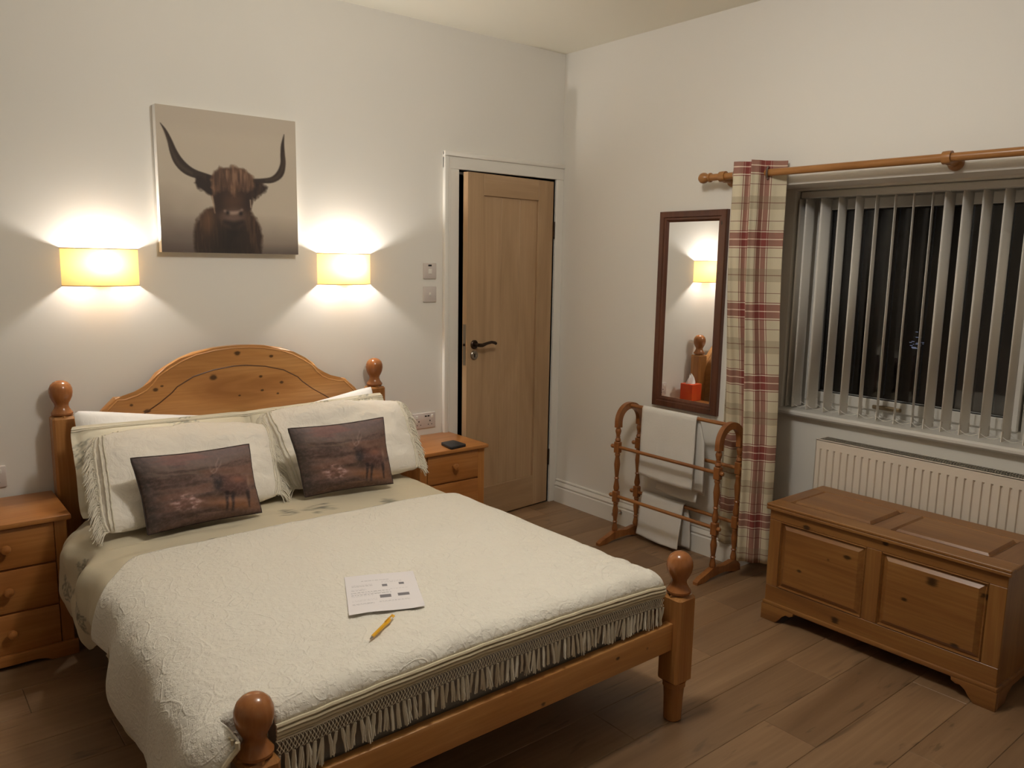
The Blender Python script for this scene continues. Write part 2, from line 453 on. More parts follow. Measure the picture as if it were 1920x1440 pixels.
# door architrave and lining
b = MB()
def arch_leg(x0, x1, z0, z1):
    b.box(x0, x1, -.016, 0, z0, z1, .003)
b.box(-.867, DX0-.004, -.016, 0, 0, DZ+.004, .003); b.box(-.872, -.842, -.026, 0, 0, 2.064, .006, 2); b.box(-.838, -.828, -.019, 0, 0, 2.06, .003)
b.box(-.872, 0, -.016, 0, DZ+.004, 2.088, .003); b.box(-.872, 0, -.026, 0, 2.064, 2.092, .006, 2)
b.box(DX1+.004, 0, -.016, 0, 0, DZ+.004, .003)
struct('trim_1', b, M_TRIM)
b = MB(); b.box(DX0-.004, DX0, 0, T, 0, DZ+.004); b.box(DX1, DX1+.004, 0, T, 0, DZ+.004); b.box(DX0, DX1, 0, T, DZ, DZ+.006)
b.box(DX0, DX0+.014, .045, .09, 0, DZ, .001); b.box(DX1-.012, DX1, .045, .09, 0, DZ, .001); b.box(DX0, DX1, .045, .09, DZ-.012, DZ, .001)
struct('trim_2', b, M_TRIM)

# door leaf, hinged on the right and standing slightly ajar
door = bpy.data.objects.new('door_1', None); C.objects.link(door); door.location = (DX1-.008, -.003, 0); door.rotation_euler = (0, 0, math.radians(5.6)); door['kind'] = 'structure'
DW, DT = .686, .038; z0, z1 = .008, 1.986; st = .128
def dpart(name, mat, *boxes, bev=.0015):
    b = MB()
    for q in boxes: b.box(*q, bev)
    return obj(name, b, mat, door, local=True)
dpart('stile', M_OAK, (-st, 0, 0, DT, z0, z1)); dpart('stile', M_OAK, (-DW, -DW+st-.006, 0, DT, z0, z1))
dpart('top_rail', M_OAKX, (-DW+st-.006, -st, 0, DT, 1.868, z1)); dpart('bottom_rail', M_OAKX, (-DW+st-.006, -st, 0, DT, z0, .195))
pw = (DW-2*st+.006)/3
for k in range(3):
    xa = -DW+st-.006+k*pw
    dpart('plank', M_OAK, (xa+.0005, xa+pw-.0005, .011, .027, .19, 1.874), bev=.0022)
hx = -DW+.055
b = MB(); b.lathe((hx, 0, 1.045), [(.026, 0), (.026, -.006), (.022, -.010), (.010, -.010), (.010, -.045), (.0, -.047)], 20, 'y'); rose = obj('rose', b, M_IRON, door, local=True)
b = MB(); b.tube([(hx-.006, -.045, 1.045), (hx+.02, -.047, 1.043), (hx+.055, -.048, 1.052), (hx+.09, -.048, 1.057), (hx+.118, -.046, 1.052), (hx+.128, -.044, 1.047)], [.011, .011, .0085, .008, .009, .009], 10); obj('lever', b, M_IRON, door, local=True)
b = MB(); b.lathe((hx, 0, .985), [(.026, 0), (.026, -.006), (.023, -.009), (.013, -.009), (.011, -.006), (.0, -.006)], 20, 'y'); esc = obj('escutcheon', b, M_STEEL, door, local=True)
b = MB(); b.box(hx-.003, hx+.003, -.0085, -.004, .972, .994); obj('keyhole', b, M_DARKSLOT, esc, local=True)
b = MB(); b.box(-DW-.0012, -DW+.002, .008, .030, .93, 1.16, .0005); lp = obj('latch_plate', b, M_STEEL, door, local=True)
b = MB(); b.box(-DW-.008, -DW, .013, .025, 1.038, 1.052, .002); obj('latch_bolt', b, M_IRON, lp, local=True)
for hz in (.295, 1.70):
    b = MB(); b.lathe((.004, -.004, hz-.05), [(.0065, 0), (.0065, .1)], 10); b.box(-.001, .004, -.002, .03, hz-.05, hz+.05); obj('hinge', b, M_IRON, door, local=True)

# window
win = bpy.data.objects.new('window_1', None); C.objects.link(win); win.location = (.36, -2.229, .8); win['kind'] = 'structure'
b = MB()
def frame(b, y0, y1, z0, z1, t, x0, x1, bev=.004):
    b.box(x0, x1, y0, y0-t, z0, z1, bev); b.box(x0, x1, y1+t, y1, z0, z1, bev)
    b.box(x0, x1, y0-t, y1+t, z1-t, z1, bev); b.box(x0, x1, y0-t, y1+t, z0, z0+t, bev)
frame(b, WY0, WY1, WZ0+.012, WZ1, .050, .358, .43)
b.box(.358, .43, -2.470, -2.535, .84, 1.83, .004)
obj('outer_frame', b, M_PVC, win)
b = MB(); frame(b, -1.488, -2.464, .840, 1.838, .056, .345, .40, .006); sash = obj('sash', b, M_PVC, win)
b = MB()
frame(b, -1.538, -2.414, .888, 1.790, .010, .349, .357, .002); obj('gasket', b, M_DARKSLOT, sash)
b = MB(); b.box(.372, .378, -1.54, -2.412, .89, 1.788); obj('pane', b, M_GLASS, win)
b = MB(); b.box(.372, .378, -2.53, -2.955, .84, 1.825); obj('pane', b, M_GLASS, win)
b = MB(); b.box(.331, .345, -1.85, -1.985, .851, .869, .004, 2); b.tube([(.327, -1.86, .862), (.319, -1.91, .868), (.319, -1.965, .868)], .007, 8); obj('window_handle', b, plain('satin_brass', lin(160, 140, 110), .35, .7), win)
b = MB()
b.prism([(.165, .783), (.157, .792), (.157, .803), (.165, .812), (.357, .812), (.357, .786), (.201, .786), (.201, .783)], 'y', WY1+.002, WY0-.002)
b.prism([(.165, .783), (.157, .792), (.157, .803), (.165, .812), (.1995, .812), (.1995, .783)], 'y', WY0-.002, RY0-.002)
b.prism([(.165, .783), (.157, .792), (.157, .803), (.165, .812), (.1995, .812), (.1995, .783)], 'y', RY1+.002, WY1+.002)
struct('trim_3', b, M_PVC)

# vertical blind
blind = thing('vertical_blind', 'off-white vertical blind with separate turned slats hanging in the dark window', 'blind', (.26, -2.229, 1.84))
b = MB(); b.box(.238, .282, WY0-.006, WY1+.006, 1.836, 1.869, .004); obj('headrail', b, M_PVC, blind)
ys = [-1.466, -1.50, -1.583, -1.665, -1.748, -1.83, -1.913, -1.993, -2.073, -2.142, -2.215, -2.29, -2.37, -2.452, -2.534, -2.616, -2.698, -2.78, -2.862, -2.944]
an = [3, 2, -6, 4, 4, 17, 20.5, 20, 19.5, -4, -4, -3, -4, -3, -4, -3, -4, -3, -4, -3]
ends = []
for yy, a in zip(ys, an):
    a = math.radians(a+random.uniform(-1.2, 1.2)); dx, dy = math.cos(a)*.0445, math.sin(a)*.0445
    b = MB()
    def sl(u, v, yy=yy, dx=dx, dy=dy):
        k = u*2-1; bow = .003*(1-k*k)
        return (.26+k*dx+bow*dy/.0445, yy+k*dy-bow*dx/.0445, .820+v*1.012)
    b.grid(sl, 6, 1)
    me = b.mesh('slat'); s = obj('slat', me, M_SLAT, blind)
    md = s.modifiers.new('thick', 'SOLIDIFY'); md.thickness = .0012
    b = MB(); bb = [(.26-dx, yy-dy), (.26+dx, yy+dy)]
    nx, ny = -dy/.0445*.0018, dx/.0445*.0018
    b.prism([(bb[0][0]-nx, bb[0][1]-ny), (bb[1][0]-nx, bb[1][1]-ny), (bb[1][0]+nx, bb[1][1]+ny), (bb[0][0]+nx, bb[0][1]+ny)], 'z', .817, .861)
    obj('bottom_weight', b, plain('slat_pocket', lin(222, 214, 202), .7) if not ends else bpy.data.materials['slat_pocket'], s)
    b = MB(); b.box(.257, .263, yy-.002, yy+.002, 1.822, 1.838); obj('hanger', b, M_PVC, s)
    ends.append(((.26-dx*.85, yy-dy*.85), (.26+dx*.85, yy+dy*.85)))
for k in (0, 1):
    b = MB()
    for p, q in zip(ends, ends[1:]):
        (xa, ya), (xb, yb) = p[k], q[k]
        b.tube([(xa+(xb-xa)*t, ya+(yb-ya)*t, 0.838-.016*math.sin(PI*t)) for t in (0, .2, .4, .6, .8, 1)], .0013, 4)
    obj('chain', b, M_CHAIN, blind)

# radiator in the recess
rad = thing('radiator', 'white ribbed panel radiator fixed below the window sill behind the chest', 'radiator', (.19, -2.32, .15))
ry0, ry1, rz0, rz1 = -1.725, -2.925, .165, .712; xf = .078
b = MB(); cols = []
yy = ry0; cols.append((yy, 0)); pitch = .0333; yy -= .022
while yy > ry1+.02:
    for d, dep in ((0, 0), (.003, .008), (.007, .008), (.010, 0)): cols.append((yy-d, dep))
    yy -= pitch
cols.append((ry1, 0))
zr = [(rz0, 0), (rz0+.035, 0), (rz0+.043, 1), (rz1-.047, 1), (rz1-.04, 0), (rz1, 0)]
V = [[b.bm.verts.new((xf+dep*m, y_, z_)) for z_, m in zr] for y_, dep in cols]
for A, B in zip(V, V[1:]):
    for k in range(len(zr)-1): b.bm.faces.new((A[k], B[k], B[k+1], A[k+1]))
obj('front_panel', b, M_RAD, rad, ang=25)
b = MB(); b.box(xf+.010, xf+.02, ry0-.004, ry1+.004, rz0+.01, rz1-.01); b.box(.168, .178, ry0-.004, ry1+.004, rz0, rz1-.01, .003); b.box(.178, .199, -1.85, -1.89, .3, .6); b.box(.178, .199, -2.74, -2.78, .3, .6); obj('back_panel', b, M_RAD, rad)
b = MB()
for yy in (ry0, ry1+.004): b.box(xf, .178, yy, yy-.004, rz0, rz1, .001)
b.box(xf, xf+.006, ry0, ry1, rz1-.004, rz1+.003, .001)
obj('side_panel', b, M_RAD, rad)
b = MB(); yy = ry0-.006
while yy > ry1+.01:
    b.box(xf+.006, .172, yy, yy-.005, rz1-.006, rz1); yy -= .0105
b.box(xf+.006, xf+.012, ry0-.005, ry1+.005, rz1-.008, rz1); b.box(.166, .172, ry0-.005, ry1+.005, rz1-.008, rz1); b.box(.125, .130, ry0-.005, ry1+.005, rz1-.008, rz1)
obj('top_grille', b, M_RADDK, rad)
for yy in (-1.76, -2.89):
    b = MB(); b.lathe((.13, yy, 0), [(.0075, 0), (.0075, .16)], 10); obj('pipe', b, M_TRIM, rad)

# outside: fence, ground, small bluish glow
b = MB(); b.box(RD+RT, 6, -7, 4, -.5, -.15); o = solo('paving', b, plain('night_paving', lin(60, 56, 50), .9), 'dark paving outside the window at night', 'paving', (2, -2, -.15)); 
fence = thing('fence', 'dark timber board fence seen through the night window', 'fence', (2.4, -1.5, -.15))
M_FENCE = wood('fence_timber', lin(92, 70, 52), lin(74, 54, 40), lin(50, 36, 26), 'z', rough=.9, rnd=True)
b = MB(); b.box(-.008, .008, -.058, .058, 0, 2.75, .002); me = b.mesh('fence_board'); me.materials.append(M_FENCE)
for k in range(44):
    o = bpy.data.objects.new('fence_board', me); o.location = (.012*(k % 2), 2.6-.122*k, 0); C.objects.link(o); o.parent = fence
for z in (.5, 2.1):
    b = MB(); b.box(2.428, 2.47, 1.2, -4.3, z, z+.08); obj('fence_rail', b, M_FENCE, fence)
GY = -1.193
gl = thing('bluish_cluster', 'small cluster of bluish specks glowing beyond the dark glass', 'light', (2.25, GY, -.15))  # bluish glowing specks over a thin stem, set beyond the glass
b = MB(); b.tube([(2.25, GY, -.15), (2.25, GY, .94)], .008, 8); obj('stem', b, M_BLACK, gl)
b = MB(); rr = random.Random(3)
for k in range(16):
    p = Vector((2.235+rr.uniform(-.02, .02), GY+rr.gauss(0, .022), .995+rr.gauss(0, .026))); q = rr.uniform(.3, 1)
    b.box(p.x-.003, p.x+.003, p.y-.012*q, p.y+.012*q, p.z-.003*q, p.z+.003*q)
o = obj('glow_points', b, M_BLUEGLOW, gl); o['kind'] = 'stuff'

# ------------------------------------------------------------------ curtain pole and curtain
PZ, PX = 1.931, -.085
pole = thing('curtain_pole', 'light oak curtain pole with turned ball end above the window', 'curtain pole', (PX, -2.2, PZ))
b = MB(); b.lathe((PX, -3.2, PZ), [(.0165, 0), (.0165, 2.035)], 18, 'y'); obj('pole_shaft', b, M_POLE, pole)
b = MB(); b.lathe((PX, -1.166, PZ), [(.0165, 0), (.022, .002), (.023, .008), (.0165, .012), (.013, .018), (.018, .024), (.0245, .034), (.0265, .046), (.024, .058), (.015, .068), (.0, .071)], 20, 'y'); obj('finial', b, M_POLE, pole)
for by in (-1.235, -2.262):
    b = MB(); b.lathe((0, by+.0, PZ-.014), [(.0, 0), (.026, 0), (.03, -.004), (.03, -.012), (.026, -.018), (.015, -.022), (.014, -.075)], 20, 'x')
    b.lathe((PX, by-.016, PZ), [(.0165, 0), (.0245, 0), (.0255, .016), (.0245, .032), (.0165, .032)], 18, 'y'); obj('bracket', b, M_POLE, pole)

topp = [(-.045, -1.300), (-.085, -1.310), (-.125, -1.322), (-.150, -1.340), (-.148, -1.362), (-.126, -1.385), (-.112, -1.405), (-.120, -1.425), (-.146, -1.436), (-.164, -1.447), (-.148, -1.460), (-.115, -1.468), (-.085, -1.479), (-.055, -1.504), (-.030, -1.545)]
botp = [(-.016, -1.270), (-.030, -1.292), (-.050, -1.310), (-.050, -1.332), (-.030, -1.355), (-.020, -1.380), (-.022, -1.412), (-.026, -1.448), (-.105, -1.476), (-.160, -1.492), (-.150, -1.515), (-.128, -1.540), (-.105, -1.562), (-.080, -1.585), (-.055, -1.605)]
def cr(P, t):
    n = len(P)-1; x = t*n; i = min(int(x), n-1); f = x-i
    p0, p1, p2, p3 = (Vector(P[max(i-1, 0)]), Vector(P[i]), Vector(P[i+1]), Vector(P[min(i+2, n)]))
    return .5*((2*p1)+(p2-p0)*f+(2*p0-5*p1+4*p2-p3)*f*f+(3*p1-p0-3*p2+p3)*f**3)
curt = thing('curtain', 'red and cream plaid eyelet curtain gathered at the left of the window', 'curtain', (-.09, -1.45, .1))
NU, NV = 110, 60
arc = [0]
for i in range(NU): arc.append(arc[-1]+(cr(botp, (i+1)/NU)-cr(botp, i/NU)).length*1.25)
b = MB()
def cf(u, v):
    z = .105+v*1.88
    k = sm(.22, .85, v)
    p = cr(botp, u)*(1-k)+cr(topp, u)*k
    rip = .006*math.sin(u*44+2.5*v+2*nz((u*3, v*2, 8)))*(1-.6*v)
    return (p.x+rip+.005*nz((u*9, v*4, 1)), p.y+.6*rip+.008*nz((u*3, v*3, 5))*(1-v), z+.03*(1-v)*(.5-u)*(1-k))
b.grid(cf, NU, NV)
me = b.mesh('curtain_cloth', 180); uvl = me.uv_layers.new(name='cloth')
idx = {}
for p in me.polygons:
    for li, vi in zip(p.loop_indices, p.vertices):
        i, j = divmod(vi, NV+1); uvl.data[li].uv = (arc[i]-arc[int(NU*.83)], .105+j/NV*1.88)
o = obj('curtain_cloth', me, M_PLAID, curt); md = o.modifiers.new('thick', 'SOLIDIFY'); md.thickness = .003
for yy in (-1.312, -1.479):
    b = MB(); pts = [(PX+.027*math.cos(a), yy, PZ+.027*math.sin(a)) for a in [2*PI*k/20 for k in range(21)]]
    if yy == -1.479: pts = [(PX+.027*math.cos(a), -1.4815+.010*math.cos(a), PZ+.027*math.sin(a)) for a in [2*PI*k/20 for k in range(21)]]
    b.tube(pts, .0045, 6); obj('eyelet', b, plain('brushed_nickel', lin(150, 142, 134), .35, .9) if yy == -1.312 else bpy.data.materials['brushed_nickel'], curt)

# ------------------------------------------------------------------ mirror
mir = thing('wall_mirror', 'tall narrow wall mirror in a dark brown wooden frame beside the curtain', 'mirror', (-.015, -1.0125, 1.266))
my0, my1, mz0, mz1 = -1.226, -.799, .748, 1.783
prof = [(0, 0), (0, .022), (.004, .027), (.030, .027), (.034, .021), (.044, .021), (.050, .014), (.055, .010), (.055, 0)]
names = ['frame_bottom', 'frame_side', 'frame_top', 'frame_side']
def frame_side(k):
    b = MB(); rg = []
    for ins, h in prof:
        cs = [(my0+ins, mz0+ins), (my1-ins, mz0+ins), (my1-ins, mz1-ins), (my0+ins, mz1-ins)]
        a, c = cs[k], cs[(k+1) % 4]
        rg.append([b.bm.verts.new((-h, *a)), b.bm.verts.new((-h, *c))])
    for A, B in zip(rg, rg[1:]): b.bm.faces.new((A[0], A[1], B[1], B[0]))
    b.bm.faces.new([r[0] for r in rg]); b.bm.faces.new([r[1] for r in rg][::-1])
    return b
for k in range(4): obj(names[k], frame_side(k), M_MIR_Z, mir)
b = MB(); b.box(-.009, -.003, my0+.05, my1-.05, mz0+.05, mz1-.05); obj('glass', b, M_MIRROR, mir)

# ------------------------------------------------------------------ picture
def homog(src, dst):
    A = []
    for (x, y), (u, v) in zip(src, dst):
        A += [[x, y, 1, 0, 0, 0, -u*x, -u*y, -u], [0, 0, 0, x, y, 1, -v*x, -v*y, -v]]
    return np.linalg.svd(np.array(A, float))[2][-1].reshape(3, 3)
class Paint:
    def __init__(s, n, m, Hm):
        s.n, s.m = n, m; v, u = np.mgrid[0:m, 0:n]
        u = u/(n-1); v = v/(m-1)
        q = np.linalg.inv(Hm) @ np.stack([u.ravel(), v.ravel(), np.ones(u.size)])
        s.X = (q[0]/q[2]).reshape(m, n); s.Y = (q[1]/q[2]).reshape(m, n); s.u, s.v = u, v
        s.img = np.zeros((m, n, 3))
    def noise(s, sx, sy, seed=0, oct=3):
        o = np.zeros((s.m, s.n))
        r = np.random.RandomState(seed); amp = 1
        for k in range(oct):
            gx, gy = max(2, int(sx*2**k)), max(2, int(sy*2**k))
            G = r.rand(gy+2, gx+2)
            fx = s.u*gx; fy = s.v*gy; ix = np.minimum(fx.astype(int), gx-1); iy = np.minimum(fy.astype(int), gy-1)
            fx = fx-ix; fy = fy-iy; fx = fx*fx*(3-2*fx); fy = fy*fy*(3-2*fy)
            o += amp*((G[iy, ix]*(1-fx)+G[iy, ix+1]*fx)*(1-fy)+(G[iy+1, ix]*(1-fx)+G[iy+1, ix+1]*fx)*fy); amp *= .5
        return o/(2-.5**(oct-1)) 
    def poly(s, pts, soft=8, wob=0, seed=1):
        # soft mask of a polygon (signed distance)
        X, Y = s.X, s.Y
        if wob: X = X+wob*(s.noise(30, 30, seed)-.5)*2; Y = Y+wob*(s.noise(30, 30, seed+7)-.5)*2
        ins = np.zeros(X.shape, bool); dmin = np.full(X.shape, 1e9)
        for (x0, y0), (x1, y1) in zip(pts, pts[1:]+pts[:1]):
            c = ((y0 > Y) != (y1 > Y)) & (X < (x1-x0)*(Y-y0)/((y1-y0) or 1e-9)+x0); ins ^= c
            t = np.clip(((X-x0)*(x1-x0)+(Y-y0)*(y1-y0))/((x1-x0)**2+(y1-y0)**2+1e-9), 0, 1)
            dmin = np.minimum(dmin, np.hypot(X-x0-t*(x1-x0), Y-y0-t*(y1-y0)))
        sd = np.where(ins, dmin, -dmin); return np.clip(sd/soft*.5+.5, 0, 1)
    def stroke(s, pts, soft=5):
        if len(pts) > 3:            # Catmull-Rom through the given points
            q = []
            for i in range(len(pts)-1):
                p0, p1, p2, p3 = (np.array(pts[max(i-1, 0)], float), np.array(pts[i], float), np.array(pts[i+1], float), np.array(pts[min(i+2, len(pts)-1)], float))
                for f in (0, .25, .5, .75): q.append(tuple(.5*(2*p1+(p2-p0)*f+(2*p0-5*p1+4*p2-p3)*f*f+(3*p1-p0-3*p2+p3)*f**3)))
            pts = q+[pts[-1]]
        d = np.full(s.X.shape, -1e9)
        for (x0, y0, r0), (x1, y1, r1) in zip(pts, pts[1:]):
            t = np.clip(((s.X-x0)*(x1-x0)+(s.Y-y0)*(y1-y0))/((x1-x0)**2+(y1-y0)**2+1e-9), 0, 1)
            d = np.maximum(d, r0+t*(r1-r0)-np.hypot(s.X-x0-t*(x1-x0), s.Y-y0-t*(y1-y0)))
        return np.clip(d/soft*.5+.5, 0, 1)
    def blob(s, cx, cy, rx, ry, p=1.0): return np.exp(-(((s.X-cx)/rx)**2+((s.Y-cy)/ry)**2)**p)
    def lay(s, m, col): s.img = s.img*(1-m[..., None])+m[..., None]*np.array(col, float)
    def linear(s):
        c = np.clip(s.img, 0, 255)/255
        return np.where(c <= .04045, c/12.92, ((c+.055)/1.055)**2.4)
UNIT = [(0, 0), (1, 0), (1, 1), (0, 1)]
def cow(n):
    P = Paint(n, n, homog([(130, 98), (1278, 262), (1300, 1352), (185, 1312)], UNIT))
    P.img[:] = (196, 183, 164); u, v = P.u, P.v
    nz_ = P.noise(4, 4, 3)
    P.lay(np.clip((.18-v)*3, 0, .25), (176, 163, 148))
    P.lay(np.clip((v-.50)*2.2+(nz_-.5)*.5, 0, 1)*np.clip(1-u*1.9, 0, 1)*.85, (112, 98, 90))
    P.lay(np.clip((v-.72)*3.6+(nz_-.5)*.3, 0, 1)*.82, (104, 90, 82))
    P.lay(np.clip((v-.92)*9, 0, 1)*.5, (70, 58, 52))
    fur = P.noise(70, 9, 5); fur2 = P.noise(26, 5, 9)
    P.lay(P.stroke([(175, 258, 2), (215, 320, 11), (250, 400, 19), (280, 490, 29), (320, 570, 37), (380, 635, 38), (450, 675, 33), (540, 702, 27), (610, 725, 25)]), (58, 46, 38))
    P.lay(P.stroke([(200, 300, 3), (262, 470, 6), (330, 600, 9), (430, 672, 7)], 14)*.4, (110, 92, 76))
    P.lay(P.stroke([(1186, 368, 2), (1174, 450, 13), (1174, 530, 18), (1176, 610, 22), (1150, 690, 30), (1090, 735, 25), (1010, 744, 20), (920, 745, 20)]), (58, 46, 38))
    P.lay(P.stroke([(1182, 520, 4), (1178, 620, 7), (1130, 715, 8), (1040, 738, 6)], 14)*.35, (112, 92, 74))
    body = P.poly([(575, 950), (500, 1010), (455, 1090), (440, 1200), (465, 1330), (470, 1400), (990, 1400), (1005, 1210), (985, 1110), (930, 1020), (885, 950)], 16, 14)
    P.lay(body, (58, 42, 33)); P.lay(body*np.clip((fur-.45)*2.4, 0, .55), (104, 76, 56)); P.lay(body*P.blob(730, 1250, 160, 190)*.85, (34, 26, 22))
    P.lay(body*P.blob(560, 1060, 60, 120)*.5, (140, 100, 70)); P.lay(body*np.clip((P.Y-1240)/150, 0, 1)*.6, (36, 27, 23))
    for ear in ([(445, 745), (465, 708), (540, 690), (620, 720), (640, 830), (590, 862), (520, 812), (470, 785)], [(915, 735), (1000, 752), (1045, 792), (1040, 830), (985, 872), (940, 892), (905, 850)]):
        m = P.poly(ear, 12, 16, 4); P.lay(m, (48, 36, 30)); P.lay(m*np.clip((fur2-.5)*2, 0, .5), (92, 66, 50))
    head = P.poly([(590, 720), (620, 670), (670, 640), (760, 634), (860, 650), (925, 720), (940, 850), (915, 960), (885, 1040), (855, 1095), (780, 1160), (700, 1105), (650, 1040), (620, 960), (595, 860)], 12, 10, 2)
    P.lay(head, (70, 50, 39)); P.lay(head*P.blob(650, 900, 55, 130)*.7, (44, 32, 27)); P.lay(head*P.blob(890, 890, 50, 130)*.75, (44, 32, 27))
    P.lay(head*P.blob(770, 910, 80, 60)*.8, (86, 60, 46))
    fl = P.poly([(585, 740), (620, 668), (662, 622), (690, 640), (760, 628), (860, 648), (925, 712), (935, 800), (880, 830), (820, 800), (780, 870), (720, 800), (650, 830), (610, 850)], 18, 22, 11)
    P.lay(fl, (104, 76, 58)); P.lay(fl*np.clip((fur-.5)*3, 0, .65), (156, 120, 94)); P.lay(fl*np.clip((.45-fur)*3, 0, .6), (62, 44, 36))
    P.lay(P.blob(700, 770, 40, 60)*head*.5, (60, 42, 34)); P.lay(P.blob(855, 790, 35, 60)*head*.5, (58, 40, 33))
    P.lay(P.blob(770, 1030, 105, 62, 1.6)*.85, (116, 92, 80))
    P.lay(P.stroke([(700, 985, 9), (740, 1000, 13), (775, 1002, 14), (815, 995, 12), (838, 980, 9)], 10)*.8, (176, 150, 134))
    P.lay(P.blob(722, 1000, 17, 20)*.9, (30, 22, 20)); P.lay(P.blob(830, 1008, 16, 20)*.9, (30, 22, 20))
    P.lay(P.stroke([(700, 1075, 14), (775, 1100, 26), (840, 1080, 16)], 16)*.8, (38, 29, 26)); P.lay(P.blob(778, 1160, 50, 50)*.8, (30, 23, 21))
    P.lay(P.stroke([(598, 865, 4), (606, 930, 5), (618, 1000, 3)], 6)*.7, (200, 170, 140)); P.lay(P.stroke([(908, 900, 4), (912, 960, 3)], 6)*.8, (220, 196, 170))
    return P.linear()
pic = thing('canvas_picture', 'square canvas print of a long-horned shaggy brown cow above the bed', 'picture', (-2.028, -.019, 1.83))
px0, px1, pz0, pz1 = -2.336, -1.719, 1.525, 2.135
b = MB(); b.box(px0, px1, -.0415, -.002, pz0, pz1, .002); obj('canvas_edge', b, plain('canvas_white', lin(222, 216, 206), .8), pic)
NP = 230; b = MB(); b.grid(lambda u, v: (px0+.001+u*(px1-px0-.002), -.0421, pz1-.001-v*(pz1-pz0-.002)), NP-1, NP-1)
me = b.mesh('print', flat=True); set_vcol(me, cow(NP).transpose(1, 0, 2).reshape(-1, 3)); obj('print', me, vcol_mat('cow_print', .7), pic)

# ------------------------------------------------------------------ wall lamps
def wall_lamp(cx, hw, label, mb):
    cz0, cz1 = 1.384, 1.535
    t = thing('wall_lamp', label, 'lamp', (cx, 0, 1.46), 'pair of half-drum wall lamps over the bed')
    b = MB(); n = 40; D = .088
    def sh(u, v):
        Rr = (hw*hw+D*D)/(2*D); a = math.asin(hw/Rr)*(1-2*u)          # shallow arc of a drum
        return (cx-Rr*math.sin(a), .0005-(Rr*math.cos(a)-(Rr-D)), cz0+v*(cz1-cz0))
    b.grid(sh, n, 1)
    obj('shade', b, M_SHADE, t, ang=60)
    b = MB()
    for zz in (cz0, cz1): b.tube([sh(k/n, (zz-cz0)/(cz1-cz0)) for k in range(n+1)], .0022, 6)
    obj('rim', b, plain('shade_rim', lin(196, 160, 110), .6) if 'shade_rim' not in bpy.data.materials else bpy.data.materials['shade_rim'], t)
    b = MB(); b.box(cx-.035, cx+.035, -.012, 0, 1.40, 1.47, .003); b.tube([(cx, -.012, 1.44), (cx, -.033, 1.448)], .004, 8); obj('back_plate', b, M_TRIM, t)
    b = MB(); b.lathe((cx, -.033, 1.443), [(.007, 0), (.008, .002), (.008, .010), (.007, .014)], 14); obj('bulb_holder', b, M_SWITCH, t)
    b = MB(); b.lathe((cx, -.033, 1.457), [(.007, 0), (.012, .006), (.0165, .016), (.0175, .025), (.0145, .035), (.008, .042), (.0, .044)], 16); obj('bulb', b, mb, t)
    return t
wall_lamp(-2.568, .147, 'left-hand half-drum wall lamp glowing amber, left of the cow picture', M_BULB[0])
wall_lamp(-1.460, .146, 'right-hand half-drum wall lamp glowing pale yellow, between cow picture and door', M_BULB[1])

# ------------------------------------------------------------------ switches and sockets
def plate(name, label, cat, x0, x1, z0, z1):
    t = thing(name, label, cat, ((x0+x1)/2, 0, (z0+z1)/2))
    b = MB(); b.box(x0, x1, -.009, 0, z0, z1, .003, 2); obj('face_plate', b, M_SWITCH, t); return t
t = plate('fused_switch', 'square white switch plate with black indicator, upper one left of the door', 'switch', -.996, -.913, 1.410, 1.494)
b = MB(); b.box(-.968, -.944, -.013, -.008, 1.437, 1.463, .003); obj('rocker', b, M_TRIM, t)
b = MB(); b.box(-.967, -.945, -.0105, -.008, 1.477, 1.486, .001); obj('indicator', b, M_DARKSLOT, t)
t = plate('light_switch', 'square white light switch, lower one left of the door', 'switch', -.996, -.913, 1.285, 1.369)
b = MB(); b.box(-.962, -.950, -.014, -.008, 1.318, 1.338, .003); obj('rocker', b, M_TRIM, t)
def socket(label, x0, x1, z0=.590, z1=.676):
    t = plate('double_socket', label, 'socket', x0, x1, z0, z1); c = (x0+x1)/2
    b = MB()
    for s in (-.036, .036):
        b.box(c+s-.003, c+s+.003, -.0096, -.008, z0+.036, z0+.044); b.box(c+s-.014, c+s-.008, -.0096, -.008, z0+.018, z0+.022); b.box(c+s+.008, c+s+.014, -.0096, -.008, z0+.018, z0+.022)
    obj('pin_slots', b, M_DARKSLOT, t)
    for s in (-.05, .05):
        b = MB(); b.box(c+s-.007, c+s+.007, -.013, -.008, z1-.03, z1-.012, .002); obj('rocker', b, M_TRIM, t)
    for s in (.008, .026):
        b = MB(); b.box(c+s-.006, c+s+.006, -.0105, -.008, z1-.022, z1-.015); obj('charging_port', b, M_DARKSLOT, t)
socket('white double wall socket above the right bedside cabinet', -1.064, -.918)
socket('white double wall socket at the left edge above the left bedside cabinet', -3.104, -2.957)
b = MB(); b.lathe((-.018, -.597, .075), [(.0, 0), (.014, 0), (.014, -.004), (.006, -.006), (.006, -.05), (.011, -.052), (.011, -.064), (.0, -.066)], 16, 'x')
solo('door_stop', b, M_CHROME, 'small chrome door stop on the skirting board behind the towel rack', 'door stop', (-.018, -.597, .075))

